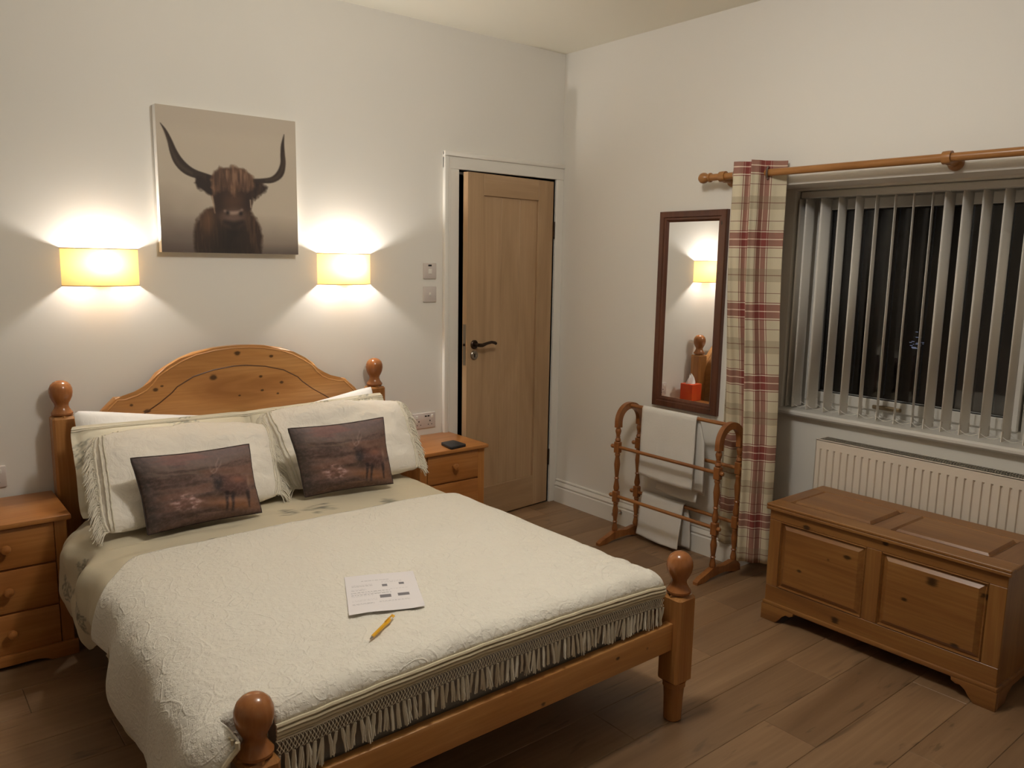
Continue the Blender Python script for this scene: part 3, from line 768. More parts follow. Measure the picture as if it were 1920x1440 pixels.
# ------------------------------------------------------------------ bedside cabinets
ns = thing('bedside_cabinet', 'honey pine three-drawer bedside cabinet on the left of the bed', 'cabinet', (-3.02, -.2, 0), 'pair of pine bedside cabinets')
cx = -3.02
b = MB(); b.box(cx-.215, cx+.215, -.405, -.022, .533, .553, .005, 2); obj('top', b, M_NS_X, ns)
for s in (-1, 1):
    b = MB(); b.box(cx+s*.202, cx+s*.182, -.362, -.03, .0, .533); obj('side_panel', b, M_NS_Z, ns)
    b = MB(); b.box(cx+s*.202, cx+s*.160, -.384, -.362, .05, .533, .002); obj('stile', b, M_NS_Z, ns)
b = MB(); b.box(cx-.182, cx+.182, -.04, -.03, .02, .533); b.box(cx-.16, cx+.16, -.375, -.05, .368, .378); b.box(cx-.16, cx+.16, -.375, -.05, .203, .213); b.box(cx-.182, cx+.182, -.36, -.05, .05, .06); obj('carcass', b, M_NS_X, ns)
for z0, z1 in ((.380, .528), (.214, .372), (.056, .206)):
    b = MB(); b.box(cx-.158, cx+.158, -.388, -.365, z0, z1, .003, 2); d = obj('drawer', b, M_NS_X, ns)
    b = MB(); b.lathe((cx, -.388, (z0+z1)/2+.006), [(.008, 0), (.007, -.008), (.009, -.013), (.0155, -.017), (.0175, -.023), (.0145, -.03), (.007, -.033), (.0, -.034)], 18, 'y'); obj('knob', b, M_NS_Z, d)
b = MB(); pts = [(cx-.212, 0), (cx-.212, .056), (cx+.212, .056), (cx+.212, 0), (cx+.12, 0), (cx+.105, .013), (cx+.075, .02), (cx-.075, .02), (cx-.105, .013), (cx-.12, 0)]
b.prism(pts, 'y', -.402, -.384, .002); obj('plinth', b, M_NS_X, ns)
dup(ns, (1.975, .018, 0), 'honey pine three-drawer bedside cabinet between the bed and the oak door')
b = MB(); b.prism([(-1.056, -.272), (-1.048, -.260), (-.972, -.250), (-.964, -.258), (-.962, -.36), (-.970, -.371), (-1.066, -.386), (-1.074, -.378)], 'z', .553, .567, .003)
ph = thing('leather_wallet', 'small flat black wallet lying on the right bedside cabinet', 'wallet', (-1.01, -.32, .553))
obj('cover', b, plain('black_leather', lin(34, 34, 37), .45, bump=.0005, bscale=400), ph)
tb = thing('tissue_box', 'red cube tissue box on the right bedside cabinet, seen in the mirror', 'tissue box', (-1.205, -.115, .553))
g = N('red_card'); g.set(Base_Color=g.mix(g.noise(g.obj(), 14, 2), lin(206, 48, 26), lin(226, 104, 40)), Roughness=.5)
b = MB(); b.box(-1.258, -1.152, -.168, -.062, .553, .672, .002); obj('carton', b, g.m, tb)
b = MB()
def ts(u, v):
    a = u*2*PI; r = .028*(1-v)**.8+.004; w = 1+.35*math.sin(3*a+v*4)
    return (-1.205+r*w*math.cos(a)*1.2+.012*v, -.115+r*w*math.sin(a)*.7, .671+.068*v+.008*math.sin(2*a)*v)
b.grid(ts, 24, 8, True); obj('tissue', b, M_TISSUE, tb)

# ------------------------------------------------------------------ bed frame
bed = thing('double_bed', 'honey pine double bed frame with arched headboard and ball-topped corner posts', 'bed', BED)
XPL, XPR, YH, YF = -2.757, -1.335, -.07, -2.08
def ball_prof(s=1.0):
    return [(.036, 0), (.040, .004), (.040, .010), (.034, .018), (.028, .028), (.025, .038), (.027, .048), (.034, .060), (.040, .074), (.0432, .092), (.042, .108), (.036, .123), (.026, .133), (.014, .139), (.0, .141)]
def post(x, y, ztop, foot):
    b = MB(); w = .0425
    b.box(x-w, x+w, y-w, y+w, .14 if foot else .14, ztop, .009, 1)
    b.lathe((x, y, ztop-.001), [(w*.98, 0), (.036, .010)], 4)
    p = obj('corner_post', b, M_PINE_Z, bed)
    b = MB(); b.lathe((x, y, ztop+.004), ball_prof(), 28); obj('ball_finial', b, M_KNOB, p)
    b = MB(); b.lathe((x, y, 0), [(.026, 0), (.030, .004), (.032, .08), (.035, .118), (.038, .122), (.038, .132), (.041, .142)], 24); obj('foot', b, M_PINE_Z, p)
for x in (XPL, XPR): post(x, YH, .866, False); post(x, YF, .443, True)
half = [(-2.715, .70), (-2.68, .795), (-2.612, .874), (-2.563, .922), (-2.533, .9215), (-2.48, .937), (-2.447, .954), (-2.419, .98), (-2.394, 1.012), (-2.352, 1.039), (-2.295, 1.070), (-2.237, 1.092), (-2.15, 1.108), (-2.09, 1.113)]
mx_ = lambda P, c=-2.035: [(2*c-x, z) for x, z in P[::-1]]
out = [(-2.715, .30)] + half + [(-2.035, 1.1145)] + [(max(x, -1.40) if x > -1.45 else x, z) for x, z in mx_(half)] 
out = [(x, z) for x, z in out]; out[-1] = (-1.377, .70); out.append((-1.377, .30))
b = MB(); b.prism(out, 'y', -.086, -.054, .007, 0); hb = obj('headboard', b, M_PINE_X, bed)
bead = [(x+.010*(1 if x < -2.04 else -1), z-.011) for x, z in out[2:-2]]
b = MB(); b.tube([(x, -.0855, z) for x, z in bead], .0045, 6); obj('edge_bead', b, M_PINE_X, hb)
gr = [(-2.60, .74), (-2.52, .80), (-2.447, .847), (-2.386, .885), (-2.335, .924), (-2.312, .948), (-2.242, .987), (-2.154, 1.010), (-2.064, 1.021), (-2.035, 1.0215)]
gr = gr + mx_(gr)[1:]
b = MB(); b.tube([(x, -.0850, z) for x, z in gr], .0030, 6); obj('carved_line', b, wood('carved_pine', lin(112, 70, 34), lin(96, 58, 28), lin(74, 42, 20), 'x'), hb)
b = MB(); b.box(XPL+.04, XPR-.04, -2.098, -2.068, .262, .355, .004, 2); obj('foot_rail', b, M_PINE_X, bed)
for x in (XPL, XPR):
    b = MB(); b.box(x-.013, x+.013, -2.04, -.11, .235, .345, .004, 2); obj('side_rail', b, M_PINE_Y, bed)
for k in range(9):
    b = MB(); yy = -.22-k*.215; b.box(XPL+.012, XPR-.012, yy-.045, yy+.045, .262, .28, .002); obj('slat', b, M_PINE_X, bed)
b = MB(); b.box(-2.71, -1.405, -2.055, -.10, .28, .490, .035, 4); solo('mattress', b, M_MATT, 'grey-covered mattress showing below the bedspread fringe above the foot rail', 'mattress', (-2.046, -1.08, .28))

# ------------------------------------------------------------------ duvet and bedspread
secL = [(-2.835, .545), (-2.775, .572), (-2.69, .583)]
def cross(y, lift, hemL, out_):
    # closed-form cross-section of bed coverings: list of (x, z) from left hem to right hem
    o = out_
    return [(-2.838-o*.6, hemL), (-2.862-o, hemL+.05), (-2.878-o, hemL+(.46-hemL)*.45), (-2.868-o, .43), (-2.842-o*.9, .495+lift*.6), (-2.795-o*.4, .527+lift), (-2.70, .541+lift), (-2.4, .545+lift), (-2.05, .546+lift), (-1.70, .543+lift), (-1.50, .538+lift), (-1.425, .524+lift), (-1.385+o*.4, .485+lift*.6), (-1.362+o*.6, .43), (-1.312+o, .36), (-1.300+o, .27), (-1.302+o, .20)]
def catm(P, t):
    q = cr(P, t); return q.x, q.y
def top_z(x, y, lift=0):
    # analytic height of the flat top used to rest things on
    xs = [-2.795, -2.70, -2.4, -2.05, -1.70, -1.50, -1.425]; zs = [.527, .541, .545, .546, .543, .538, .524]
    return interp(x, xs, zs)+lift
def foot_drop(y):
    # rounding of the bedspread over the foot edge: returns (y, dz)
    pass

def duvet_mesh():
    b = MB(); NS_, NT = 240, 110; ya, yb = -.40, -1.25; P = {}
    cols = np.zeros(((NS_+1)*(NT+1), 3)); pos = []
    def fn(u, v):
        y = ya+(yb-ya)*v
        hem = .185+.025*math.sin(y*11)+.10*sm(-.7, -1.1, y)
        x, z = catm(cross(y, -.022, hem, -.012), u)
        side = sm(-2.74, -2.83, x)
        x -= side*(.030*fbm((0, y*5, z*3), 1.0)+.012*math.sin(y*26+z*9))*(1 if y > -.93 else .35)
        if y > -.46: x += side*.05*sm(-.46, -.40, y)
        z += (1-side)*.006*fbm((x*4, y*9, 2), 1.0)
        if y > -.93 and y < -.78: z += (1-side)*.004*math.sin((y+x*.12)*55)*sm(-2.1, -2.6, x)
        pos.append((x, y, z)); return (x, y, z)
    b.grid(fn, NS_, NT)
    me = b.mesh('duvet_cover', 180)
    co = np.array([v.co[:] for v in me.vertices]); base = np.array(lin(206, 194, 168)); cols = np.tile(base, (len(co), 1))
    return me, co, cols
def flower(co, cols, c, ax, ay, R, seed, ink=lin(70, 74, 72), strength=.75):
    # sketchy line-drawn flower in the plane spanned by ax, ay
    r = random.Random(seed); d = co-np.array(c); u = d @ np.array(ax); v = d @ np.array(ay); n = d @ np.cross(ax, ay)
    near = (np.hypot(u, v) < R*1.7) & (np.abs(n) < .06)
    m = np.zeros(len(co))
    for k in range(6):
        a0 = k*PI/3+r.uniform(-.2, .2); cx_, cy_ = R*.5*math.cos(a0), R*.5*math.sin(a0); rr = R*r.uniform(.36, .5)
        th = np.arctan2(v-cy_, u-cx_); rad = np.hypot(u-cx_, v-cy_); tr = rr*(1+.18*np.sin(3*th+seed+k))
        m = np.maximum(m, np.exp(-((rad-tr)/.0028)**2))
    m = np.maximum(m, np.exp(-((np.hypot(u, v)-R*.16)/.004)**2))
    for k in range(3):
        a0 = r.uniform(0, 2*PI); L = R*1.5
        t = u*math.cos(a0)+v*math.sin(a0); s = -u*math.sin(a0)+v*math.cos(a0)
        m = np.maximum(m, np.exp(-((s-.25*(t-R)**2/R)/.0026)**2)*((t > R*.7) & (t < L)))
        m = np.maximum(m, .8*np.exp(-((np.abs(s-.01)-.35*(t-R)*(L*1.05-t)/R*2)/.003)**2)*((t > R) & (t < L)))
    m = m*near*strength
    return cols*(1-m[:, None])+m[:, None]*np.array(ink)
me, co, cols = duvet_mesh()
for c, ax, ay, R, sd in (((-1.985, -.79, .522), (1, 0, 0), (0, 1, 0), .055, 3), ((-2.11, -.78, .522), (1, 0, 0), (0, 1, 0), .035, 5), ((-2.855, -.72, .40), (0, 1, 0), (0, 0, 1), .05, 4), ((-2.865, -.86, .34), (0, 1, 0), (0, 0, 1), .045, 9), ((-2.86, -.60, .33), (0, 1, 0), (0, 0, 1), .04, 12), ((-2.43, -.92, .522), (1, 0, 0), (0, 1, 0), .035, 6), ((-1.72, -.87, .522), (1, 0, 0), (0, 1, 0), .03, 8)):
    cols = flower(co, cols, c, ax, ay, R, sd)
set_vcol(me, cols)
M_FLORAL = vcol_mat('floral_linen', .9, .0006, 420)
dv = solo('duvet', me, M_FLORAL, 'beige duvet with sketched grey flowers, showing between the pillows and the bedspread', 'duvet', (-2.05, -.85, .5))
md = dv.modifiers.new('thick', 'SOLIDIFY'); md.thickness = .012; md.offset = -1

spread = thing('bedspread', 'cream embroidered bedspread with knotted tassel fringe covering most of the bed', 'bedspread', (-2.05, -1.55, .5))
YS, YE = -.955, -2.025
def spread_pt(u, y):
    lead = .17*max(0, (y-YE)/(YS-YE))**2            # the head edge trails towards the foot where it hangs
    hem = interp(-(y-lead), [1.10, 1.25, 1.5, 1.8, 2.05], [.31, .25, .15, .10, .08])
    yy = max(y, YE)
    o = .012 + .012*sm(-1.2, -1.8, y)
    x, z = catm(cross(yy, 0, hem, o), u)
    side = sm(-2.74, -2.85, x)
    yy -= lead*sm(-2.70, -2.875, x)
    x -= side*(.026*fbm((3, yy*3.2, z*1.2), 1.0)+.013*math.sin(yy*12.5+z*2.5+1.2*math.sin(yy*5))*(1-sm(.25, .55, z))*1.7)
    z += (1-side)*(.004*fbm((x*5, yy*5, 7), 1.0)+.0055*fbm((x*20, yy*26, 9), 1.0)*sm(-1.55, -1.95, yy))
    k = sm(-1.9, -1.42, x)*sm(-1.7, -2.0, yy)
    z += k*.006*math.sin(yy*60+x*38+3*nz((x*6, yy*6, 0)))
    return x, yy, z
b = MB(); NU_, NT = 250, 170
rows = [YS+(YE-YS)*(j/NT)**1 for j in range(NT+1)]
V = [[b.bm.verts.new(spread_pt(i/NU_, y)) for y in rows] for i in range(NU_+1)]
for i in range(NU_):
    for j in range(NT): b.bm.faces.new((V[i][j], V[i+1][j], V[i+1][j+1], V[i][j+1]))
i0 = next(i for i in range(NU_+1) if V[i][NT].co.x > -2.711 and V[i][NT].co.z > .5)
i1 = max(i for i in range(NU_+1) if V[i][NT].co.x < -1.405 and V[i][NT].co.z > .45)
ztrim = lambda x: interp(x, [-2.70, -2.66, -2.45, -2.15, -1.8, -1.5, -1.40], [.492, .494, .502, .508, .503, .490, .482])
prev = [V[i][NT] for i in range(i0, i1+1)]
for k in range(1, 7):
    f = k/6; a = f*PI/2; cur = []
    for i in range(i0, i1+1):
        v0 = V[i][NT].co; zt = ztrim(v0.x)
        cur.append(b.bm.verts.new((v0.x, YE-.052*math.sin(a), v0.z+(zt-v0.z)*(1-math.cos(a))+.002*nz((v0.x*25, k*.7, 3)))))
    for q in range(len(prev)-1): b.bm.faces.new((prev[q], prev[q+1], cur[q+1], cur[q]))
    prev = cur
edge = [v.co.copy() for v in prev]
iL = max(i for i in range(NU_+1) if V[i][NT].co.x < -2.812 and i < i0)
prev = [V[i][NT] for i in range(0, iL+1)]
for k in range(1, 7):
    f = k/6; cur = []
    for i in range(0, iL+1):
        v0 = V[i][NT].co
        cur.append(b.bm.verts.new((min(v0.x+.05*f*f, -2.806-.012*(1-f)) if v0.x > -2.87 else v0.x+.05*f*f, YE-.088*f, v0.z-.012*f*f)))
    for q in range(len(prev)-1): b.bm.faces.new((prev[q], prev[q+1], cur[q+1], cur[q]))
    prev = cur
Ledge = [v.co.copy() for v in prev]
prev = [V[i][NT] for i in range(iL, i0+1)]
for k in range(1, 4):
    f = k/3; cur = [b.bm.verts.new((V[i][NT].co.x, YE-.0105*math.sin(f*PI/2), V[i][NT].co.z-.14*f*f)) for i in range(iL, i0+1)]
    for q in range(len(prev)-1): b.bm.faces.new((prev[q], prev[q+1], cur[q+1], cur[q]))
    prev = cur
V = [[v.co.copy() for v in q] for q in V]
from mathutils.bvhtree import BVHTree
BVH = BVHTree.FromBMesh(b.bm)
def rest_z(x, y):
    h = BVH.ray_cast(Vector((x, y, 2)), Vector((0, 0, -1)))
    return h[0].z if h[0] is not None else .55
cov = obj('cover_cloth', b, M_SPREAD, spread, ang=180); md = cov.modifiers.new('thick', 'SOLIDIFY'); md.thickness = .004; md.offset = -1
# braid, knotted net and tassels along the foot
b = MB()
for dz, dy, r in ((.000, -.004, .0050), (-.010, -.006, .0050), (-.020, -.006, .0045), (-.029, -.004, .003)):
    b.tube([(p.x, p.y+dy, p.z+dz+.0015*nz((p.x*20, dz*90, 0))) for p in edge[::2]], r, 6)
b.tube([V[0][j]+Vector((-.002, 0, 0)) for j in range(0, NT+1, 2)], .005, 6)
b.tube([p+Vector((-.001, -.003, 0)) for p in Ledge[::2]], .0055, 6)
b.tube([p+Vector((-.006, .012, 0)) for p in Ledge[::2]], .004, 6)
b.tube([p+Vector((-.007, .024, 0)) for p in Ledge[::2]], .004, 6)
obj('braid', b, M_TRIMBAND, spread)
ex = [p.x for p in edge]; ez = [p.z for p in edge]; ey = edge[0].y
zl = lambda x: interp(x, ex, ez)-.030-.006*sm(-2.4, -2.68, x)
b = MB(); step = .0092; n = int((ex[-1]-ex[0])/step); nr = 4; rh = .0088
P = lambda i, j: Vector((ex[0]+i*step+(step/2 if j % 2 else 0), ey-.004-.002*(j % 2)-.004*math.sin(j*.8), zl(ex[0]+i*step)-j*rh+.0015*nz((i*.6, j, 4))))
for j in range(nr):
    for i in range(n):
        a = P(i, j)
        for di in ((0, -1) if j % 2 == 0 else (0, 1)):
            if 0 <= i+di < n: b.tube([a, P(i+di, j+1)], .0013, 3, False)
        b.lathe(a, [(.0006, -.0022), (.0026, 0), (.0006, .0022)], 5)
b.tube([P(i, 0) for i in range(n)], .0024, 5)
net = obj('knotted_net', b, M_FRINGE, spread); net['kind'] = 'stuff'
tmesh = []
for k in range(7):
    r = random.Random(k+40); b = MB(); L = .058+r.uniform(-.006, .008)
    for s in range(6):
        x0, y0 = r.uniform(-.002, .002), r.uniform(-.002, .001); x1 = r.uniform(-.0075, .0075)+r.uniform(-.004, .004)*(k % 3); y1 = r.uniform(-.007, .003)
        b.tube([(x0, y0, .002), (x0*1.6+x1*.25, y0+y1*.3, -L*.35), (x1, y1, -L*r.uniform(.88, 1.06))], [.0021, .0030, .0018], 4)
    me = b.mesh('tassel'); me.materials.append(M_FRINGE); tmesh.append(me)
rl = root_loc(spread); r = random.Random(11)
tx = ex[0]+.004
while tx < ex[-1]-.003:
    o = bpy.data.objects.new('tassel', r.choice(tmesh)); C.objects.link(o); o.parent = spread
    o.location = Vector((tx, ey-.008, zl(tx)-nr*rh)) - rl; o.rotation_euler = (r.uniform(-.12, .05), r.uniform(-.16, .16), r.uniform(-.4, .4))
    tx += .0168*r.uniform(.85, 1.15)

# ------------------------------------------------------------------ pillows
def pillow_mesh(BL, BR, TL, TR, T, n=46, m=34, pinch=.06, seed=0, wr=.006, sag=0, flat_edge=0.0, rnd=.045):
    BL, BR, TL, TR = map(Vector, (BL, BR, TL, TR)); Nn = ((BR-BL)+(TR-TL)).cross((TL-BL)+(TR-BR)).normalized()
    b = MB(); bm = b.bm
    def pt(u, v, s):
        a, c = 2*u-1, 2*v-1
        q_ = 1-rnd*(abs(a)*abs(c))**5; uu = .5+.5*a*(1-pinch*(1-c*c))*q_; vv = .5+.5*c*(1-pinch*1.3*(1-a*a))*q_
        p = (BL*(1-uu)+BR*uu)*(1-vv)+(TL*(1-uu)+TR*uu)*vv
        e = lambda q: max(0, 1-(abs(q)/(1-flat_edge))**2.6) if abs(q) < 1-flat_edge else 0
        prof = (e(a)*e(c))**.55
        w = wr*fbm((u*4, v*4, seed), 1.0)*(.25+prof)+wr*.5*fbm((u*12, v*9, seed+5), 1.0)*(1-prof)
        return p+Nn*(s*(T*prof+.003)+w)+Vector((0, 0, -sag*(1-abs(a))*(c > 0)*c))
    F = [[bm.verts.new(pt(i/n, j/m, 1)) for j in range(m+1)] for i in range(n+1)]
    K = [[F[i][j] if (i in (0, n) or j in (0, m)) else bm.verts.new(pt(i/n, j/m, -1)) for j in range(m+1)] for i in range(n+1)]
    for i in range(n):
        for j in range(m):
            bm.faces.new((F[i][j], F[i+1][j], F[i+1][j+1], F[i][j+1])); bm.faces.new((K[i][j], K[i][j+1], K[i+1][j+1], K[i+1][j]))
    uvs = []
    return b, pt
def pillow(name, label, cat, mat, c, T, group=None, **k):
    b, pt = pillow_mesh(*c, T, **k); base = (Vector(c[0])+Vector(c[1]))/2
    t = thing(name, label, cat, base, group)
    me = b.mesh('pillowcase', 60); o = obj('pillowcase', me, mat, t, ang=60)
    return t, pt, o
pillow('white_pillow', 'plain white pillow standing against the left half of the headboard', 'pillow', M_WHITEP, ((-2.73, -.27, .53), (-2.06, -.27, .53), (-2.742, -.155, .905), (-2.04, -.145, .80)), .055, 'white pillows against the headboard', seed=1, pinch=.04)
pillow('white_pillow', 'plain white pillow standing against the right half of the headboard', 'pillow', M_WHITEP, ((-2.04, -.27, .53), (-1.40, -.27, .53), (-2.02, -.145, .79), (-1.392, -.155, .888)), .055, 'white pillows against the headboard', seed=2, pinch=.04)
def floral_pillow(label, c, seed, fl):
    t, pt, o = pillow('floral_pillow', label, 'pillow', M_FLORAL, c, .06, 'floral beige pillows in the middle row', seed=seed, pinch=.03, flat_edge=.08, n=90, m=60)
    me = o.data; co = np.array([v.co[:] for v in me.vertices]); cols = np.tile(np.array(lin(220, 210, 186)), (len(co), 1))
    rl_ = root_loc(t)
    for u, v, R in fl:
        p = pt(u, v, 1); ax = (pt(min(u+.05, 1), v, 1)-p).normalized(); ay = (pt(u, min(v+.05, 1), 1)-p).normalized()
        cols = flower(co, cols, tuple(p-rl_), tuple(ax), tuple(ay), R, seed+int(u*10), strength=.6)
    set_vcol(me, cols)
    b = MB(); b.tube([pt(k/40, .955, 1)+Vector((0, -.002, .002)) for k in range(41)], .0025, 5)
    b.tube([pt(k/40, .93, 1)+Vector((0, -.002, .002)) for k in range(41)], .002, 5)
    obj('lace_edge', b, M_FRINGE, t)
floral_pillow('beige floral pillow in the middle row on the left, behind the cream fringed one', ((-2.79, -.45, .53), (-2.07, -.42, .53), (-2.772, -.245, .857), (-2.05, -.235, .842)), 3, [(.06, .7, .05), (.1, .3, .05), (.6, .9, .05)])
floral_pillow('beige floral pillow in the middle row on the right, behind the cream fringed one', ((-2.05, -.40, .53), (-1.37, -.42, .53), (-2.11, -.225, .838), (-1.372, -.215, .862)), 4, [(.55, .95, .04), (.85, .9, .04)])
def strands(b, p0, d, L, r, k=3):
    for q in range(k):
        e = Vector((r.gauss(0, .2), r.gauss(0, .2), r.gauss(0, .12)))
        dd = (d+e).normalized(); s = p0+Vector((r.uniform(-.003, .003), r.uniform(-.003, .003), r.uniform(-.003, .003)))
        m_ = s+dd*L*.5; en = s+dd*L*r.uniform(.8, 1.1)+Vector((0, 0, -.012))
        b.tube([s, m_, en], [.0016, .002, .0013], 4)
def cream_pillow(label, c, seed):
    t, pt, o = pillow('cream_pillow', label, 'pillow', M_CREAMP, c, .082, 'cream fringed pillows in the front row', seed=seed, pinch=.02, wr=.016, sag=-.02, rnd=.07)
    U = (Vector(c[1])-Vector(c[0])).normalized(); r = random.Random(seed); b = MB(); bb = MB()
    for side in (0, 1):
        out_ = U*(1 if side else -1)
        for k in range(66):
            v = (k+.5)/66; p = pt(side, v, 1)
            strands(b, p+out_*.012, (out_*(.75 if not side else .6)+Vector((0, -.35 if side == 0 else -.5, -.65))).normalized(), .042 if v < .9 else .03, r, 3)
        bb = MB()
        for q, rr_ in ((0, .005), (.022, .004), (.04, .003)):
            bb.tube([pt(side+(q if side == 0 else -q), .01+.98*k/50, 1)+Vector((0, -.003, .002))+Vector((r.uniform(-1, 1), r.uniform(-1, 1), r.uniform(-1, 1)))*.0012 for k in range(51)], rr_, 5)
        # knotted net between braid and strands
        for k in range(90):
            p = pt(side, (k+.5)/90, 1)
            for q in range(2): bb.lathe(p+out_*(.004+.006*q)+Vector((0, -.002, r.uniform(-.002, .002))), [(.0008, -.003), (.0036, 0), (.0008, .003)], 5)
        obj('braid', bb, M_FRINGE, t)
    for k in range(60):
        u = (k+.5)/60; p = pt(u, 1, 1)
        strands(b, p, Vector((r.gauss(0, .4), -.55, .2)).normalized(), .014, r, 2)
    f = obj('fringe', b, M_FRINGE, t); f['kind'] = 'stuff'
    
cream_pillow('cream fringed pillow in the front row on the left', ((-2.765, -.725, .542), (-2.075, -.63, .542), (-2.725, -.405, .842), (-2.010, -.36, .802)), 21)
cream_pillow('cream fringed pillow in the front row on the right', ((-2.015, -.595, .542), (-1.385, -.60, .542), (-2.045, -.315, .846), (-1.325, -.325, .828)), 22)

def stag(n, m):
    P = Paint(n, m, homog([(70, 345), (860, 248), (945, 690), (165, 852)], UNIT)); u, v = P.u, P.v
    P.img[:] = (116, 94, 84); a = P.noise(6, 10, 2); c = P.noise(3, 16, 5); d = P.noise(24, 30, 8)
    P.lay(np.clip((.30-v)*4, 0, 1)*.8, (112, 92, 92)); P.lay(np.clip((a-.5)*4, 0, 1)*np.clip((.33-v)*5, 0, 1)*.6, (70, 56, 58)); P.lay(np.clip((c-.55)*5, 0, .6)*np.clip((.36-v)*5, 0, 1), (136, 92, 86))
    P.lay(np.clip((v-.22-.08*np.sin(u*5))*12, 0, 1)*.75, (96, 70, 62)); P.lay(np.clip((c-.48)*4, 0, .55)*(v > .2), (126, 86, 72)); P.lay(np.clip((.44-c)*4, 0, .5)*(v > .2), (60, 42, 38))
    P.lay(np.clip((.16-u)*5, 0, .6), (64, 56, 54)); P.lay(np.clip((v-.78)*4, 0, .4), (76, 58, 52))
    P.lay(P.blob(410, 640, 110, 55, 2)*np.clip((d-.42)*4, 0, .8), (156, 112, 108)); P.lay(P.blob(410, 640, 110, 55, 2)*np.clip((d-.62)*9, 0, .9), (206, 170, 164))
    P.lay(P.blob(760, 640, 190, 42, 1.5)*.75, (152, 98, 66)); P.lay(P.stroke([(500, 720, 2), (610, 705, 5), (715, 690, 3)], 6)*.5, (160, 116, 92))
    body = P.poly([(598, 470), (625, 448), (690, 456), (770, 444), (825, 462), (848, 520), (845, 575), (790, 572), (740, 590), (690, 585), (630, 555), (602, 520)], 10, 6)
    P.lay(P.poly([(580, 440), (690, 440), (860, 440), (870, 600), (600, 600)], 40)*.45, (134, 98, 80)); P.lay(body, (84, 56, 50)); P.lay(P.blob(625, 510, 36, 60)*.9, (50, 42, 42)); P.lay(P.blob(770, 478, 62, 24)*.75, (150, 98, 80)); P.lay(P.blob(845, 500, 10, 40)*.6, (150, 116, 100)); P.lay(P.blob(720, 580, 90, 18)*.7, (60, 44, 42))
    for L in ([(690, 570, 14), (694, 640, 8), (696, 690, 6)], [(732, 575, 13), (734, 640, 8), (736, 688, 6)], [(838, 560, 14), (846, 610, 8), (852, 655, 5)]): P.lay(P.stroke(L, 6)*.9, (52, 38, 38))
    P.lay(P.stroke([(580, 462, 7), (602, 452, 11), (612, 470, 14)], 6)*.9, (70, 54, 52))
    for L in ([(600, 440, 2), (622, 420, 3), (618, 385, 2), (632, 355, 2), (640, 335, 1)], [(596, 440, 2), (580, 420, 2), (574, 395, 1)], [(622, 412, 2), (648, 385, 2), (655, 360, 1)], [(585, 428, 2), (604, 410, 2)]): P.lay(P.stroke(L, 5)*.75, (166, 134, 126))
    P.lay(np.clip((P.noise(60, 50, 12)-.5)*2.5, 0, .25), (140, 104, 96))
    return P.linear()
ST = stag(121, 91); M_STAG = vcol_mat('stag_print', .85, .0006, 300)
def cushion(label, c, seed):
    n, m = 120, 90; b, pt = pillow_mesh(*c, .052, n=n, m=m, pinch=.055, seed=seed, wr=.008, rnd=.02)
    t = thing('stag_cushion', label, 'cushion', (Vector(c[0])+Vector(c[1]))/2, 'stag cushions leaning on the cream pillows')
    me = b.mesh('cushion_cover', 70)
    cols = np.zeros((len(me.vertices), 3)); k = 0
    tab = []
    for i in range(n+1):
        for j in range(m+1): tab.append(ST[m-j, i])
    nb = (n-1)*(m-1); cols[:len(tab)] = np.clip(np.array(tab)*np.array((1.06, 1.16, 1.18)), 0, 1); cols[len(tab):] = lin(70, 56, 52)
    set_vcol(me, cols); obj('cushion_cover', me, M_STAG, t, ang=70)
    b = MB(); lp = [(k/24, 0) for k in range(24)]+[(1, k/18) for k in range(18)]+[(1-k/24, 1) for k in range(24)]+[(0, 1-k/18) for k in range(19)]
    b.tube([pt(u, v, 1) for u, v in lp], .0028, 5); obj('piping', b, plain('dark_piping', lin(66, 54, 50), .9) if 'dark_piping' not in bpy.data.materials else bpy.data.materials['dark_piping'], t)
cushion('brown stag print cushion leaning on the left cream pillow', ((-2.636, -.775, .538), (-2.213, -.762, .538), (-2.662, -.70, .808), (-2.228, -.69, .800)), 31)
cushion('brown stag print cushion leaning on the right cream pillow', ((-2.002, -.672, .538), (-1.600, -.708, .538), (-2.062, -.60+.0-.055, .834), (-1.618, -.655, .832)), 32)

# ------------------------------------------------------------------ paper and pen on the bedspread
pa, pb, pc, pd = [Vector(q) for q in ((-2.268, -1.545), (-2.072, -1.624), (-2.183, -1.866), (-2.382, -1.794))]   # top-left, top-right, bottom-right, bottom-left
b = MB(); n, m = 150, 190; PZ0 = max(rest_z(p.x, p.y) for p in (pa, pb, pc, pd, (pa+pc)/2, (pa+pb)/2, (pc+pd)/2))+.003
def pap(u, v):
    p = (pa*(1-u)+pb*u)*(1-v)+(pd*(1-u)+pc*u)*v
    z = PZ0+.001*math.sin(u*5)+.02*max(0, u-.5)**1.5*max(0, v-.6)*2.2+.003*sm(.9, 1, v)*math.sin(u*4+.6)
    return (p.x, p.y, z)
b.grid(pap, n, m); me = b.mesh('paper_sheet', 180)
P = Paint(n+1, m+1, np.eye(3)); P.img[:] = (232, 226, 226); r = random.Random(5)
def bar(u0, u1, v0, v1, c, a=1.0): P.lay(((P.u > u0) & (P.u < u1) & (P.v > v0) & (P.v < v1))*a, c)
def textline(v, u0, u1, h=.008, c=(120, 116, 116), a=.55):
    u = u0
    while u < u1:
        w_ = r.uniform(.02, .05); bar(u, min(u+w_, u1), v, v+h, c, a*r.uniform(.6, 1)); u += w_+.012
textline(.17, .22, .62, .012)
for v in (.27, .29, .31): textline(v, .08, .38)
for v in (.22, .25): textline(v, .50, .80, a=.3)
for v in (.38, .41): textline(v, .07, .28)
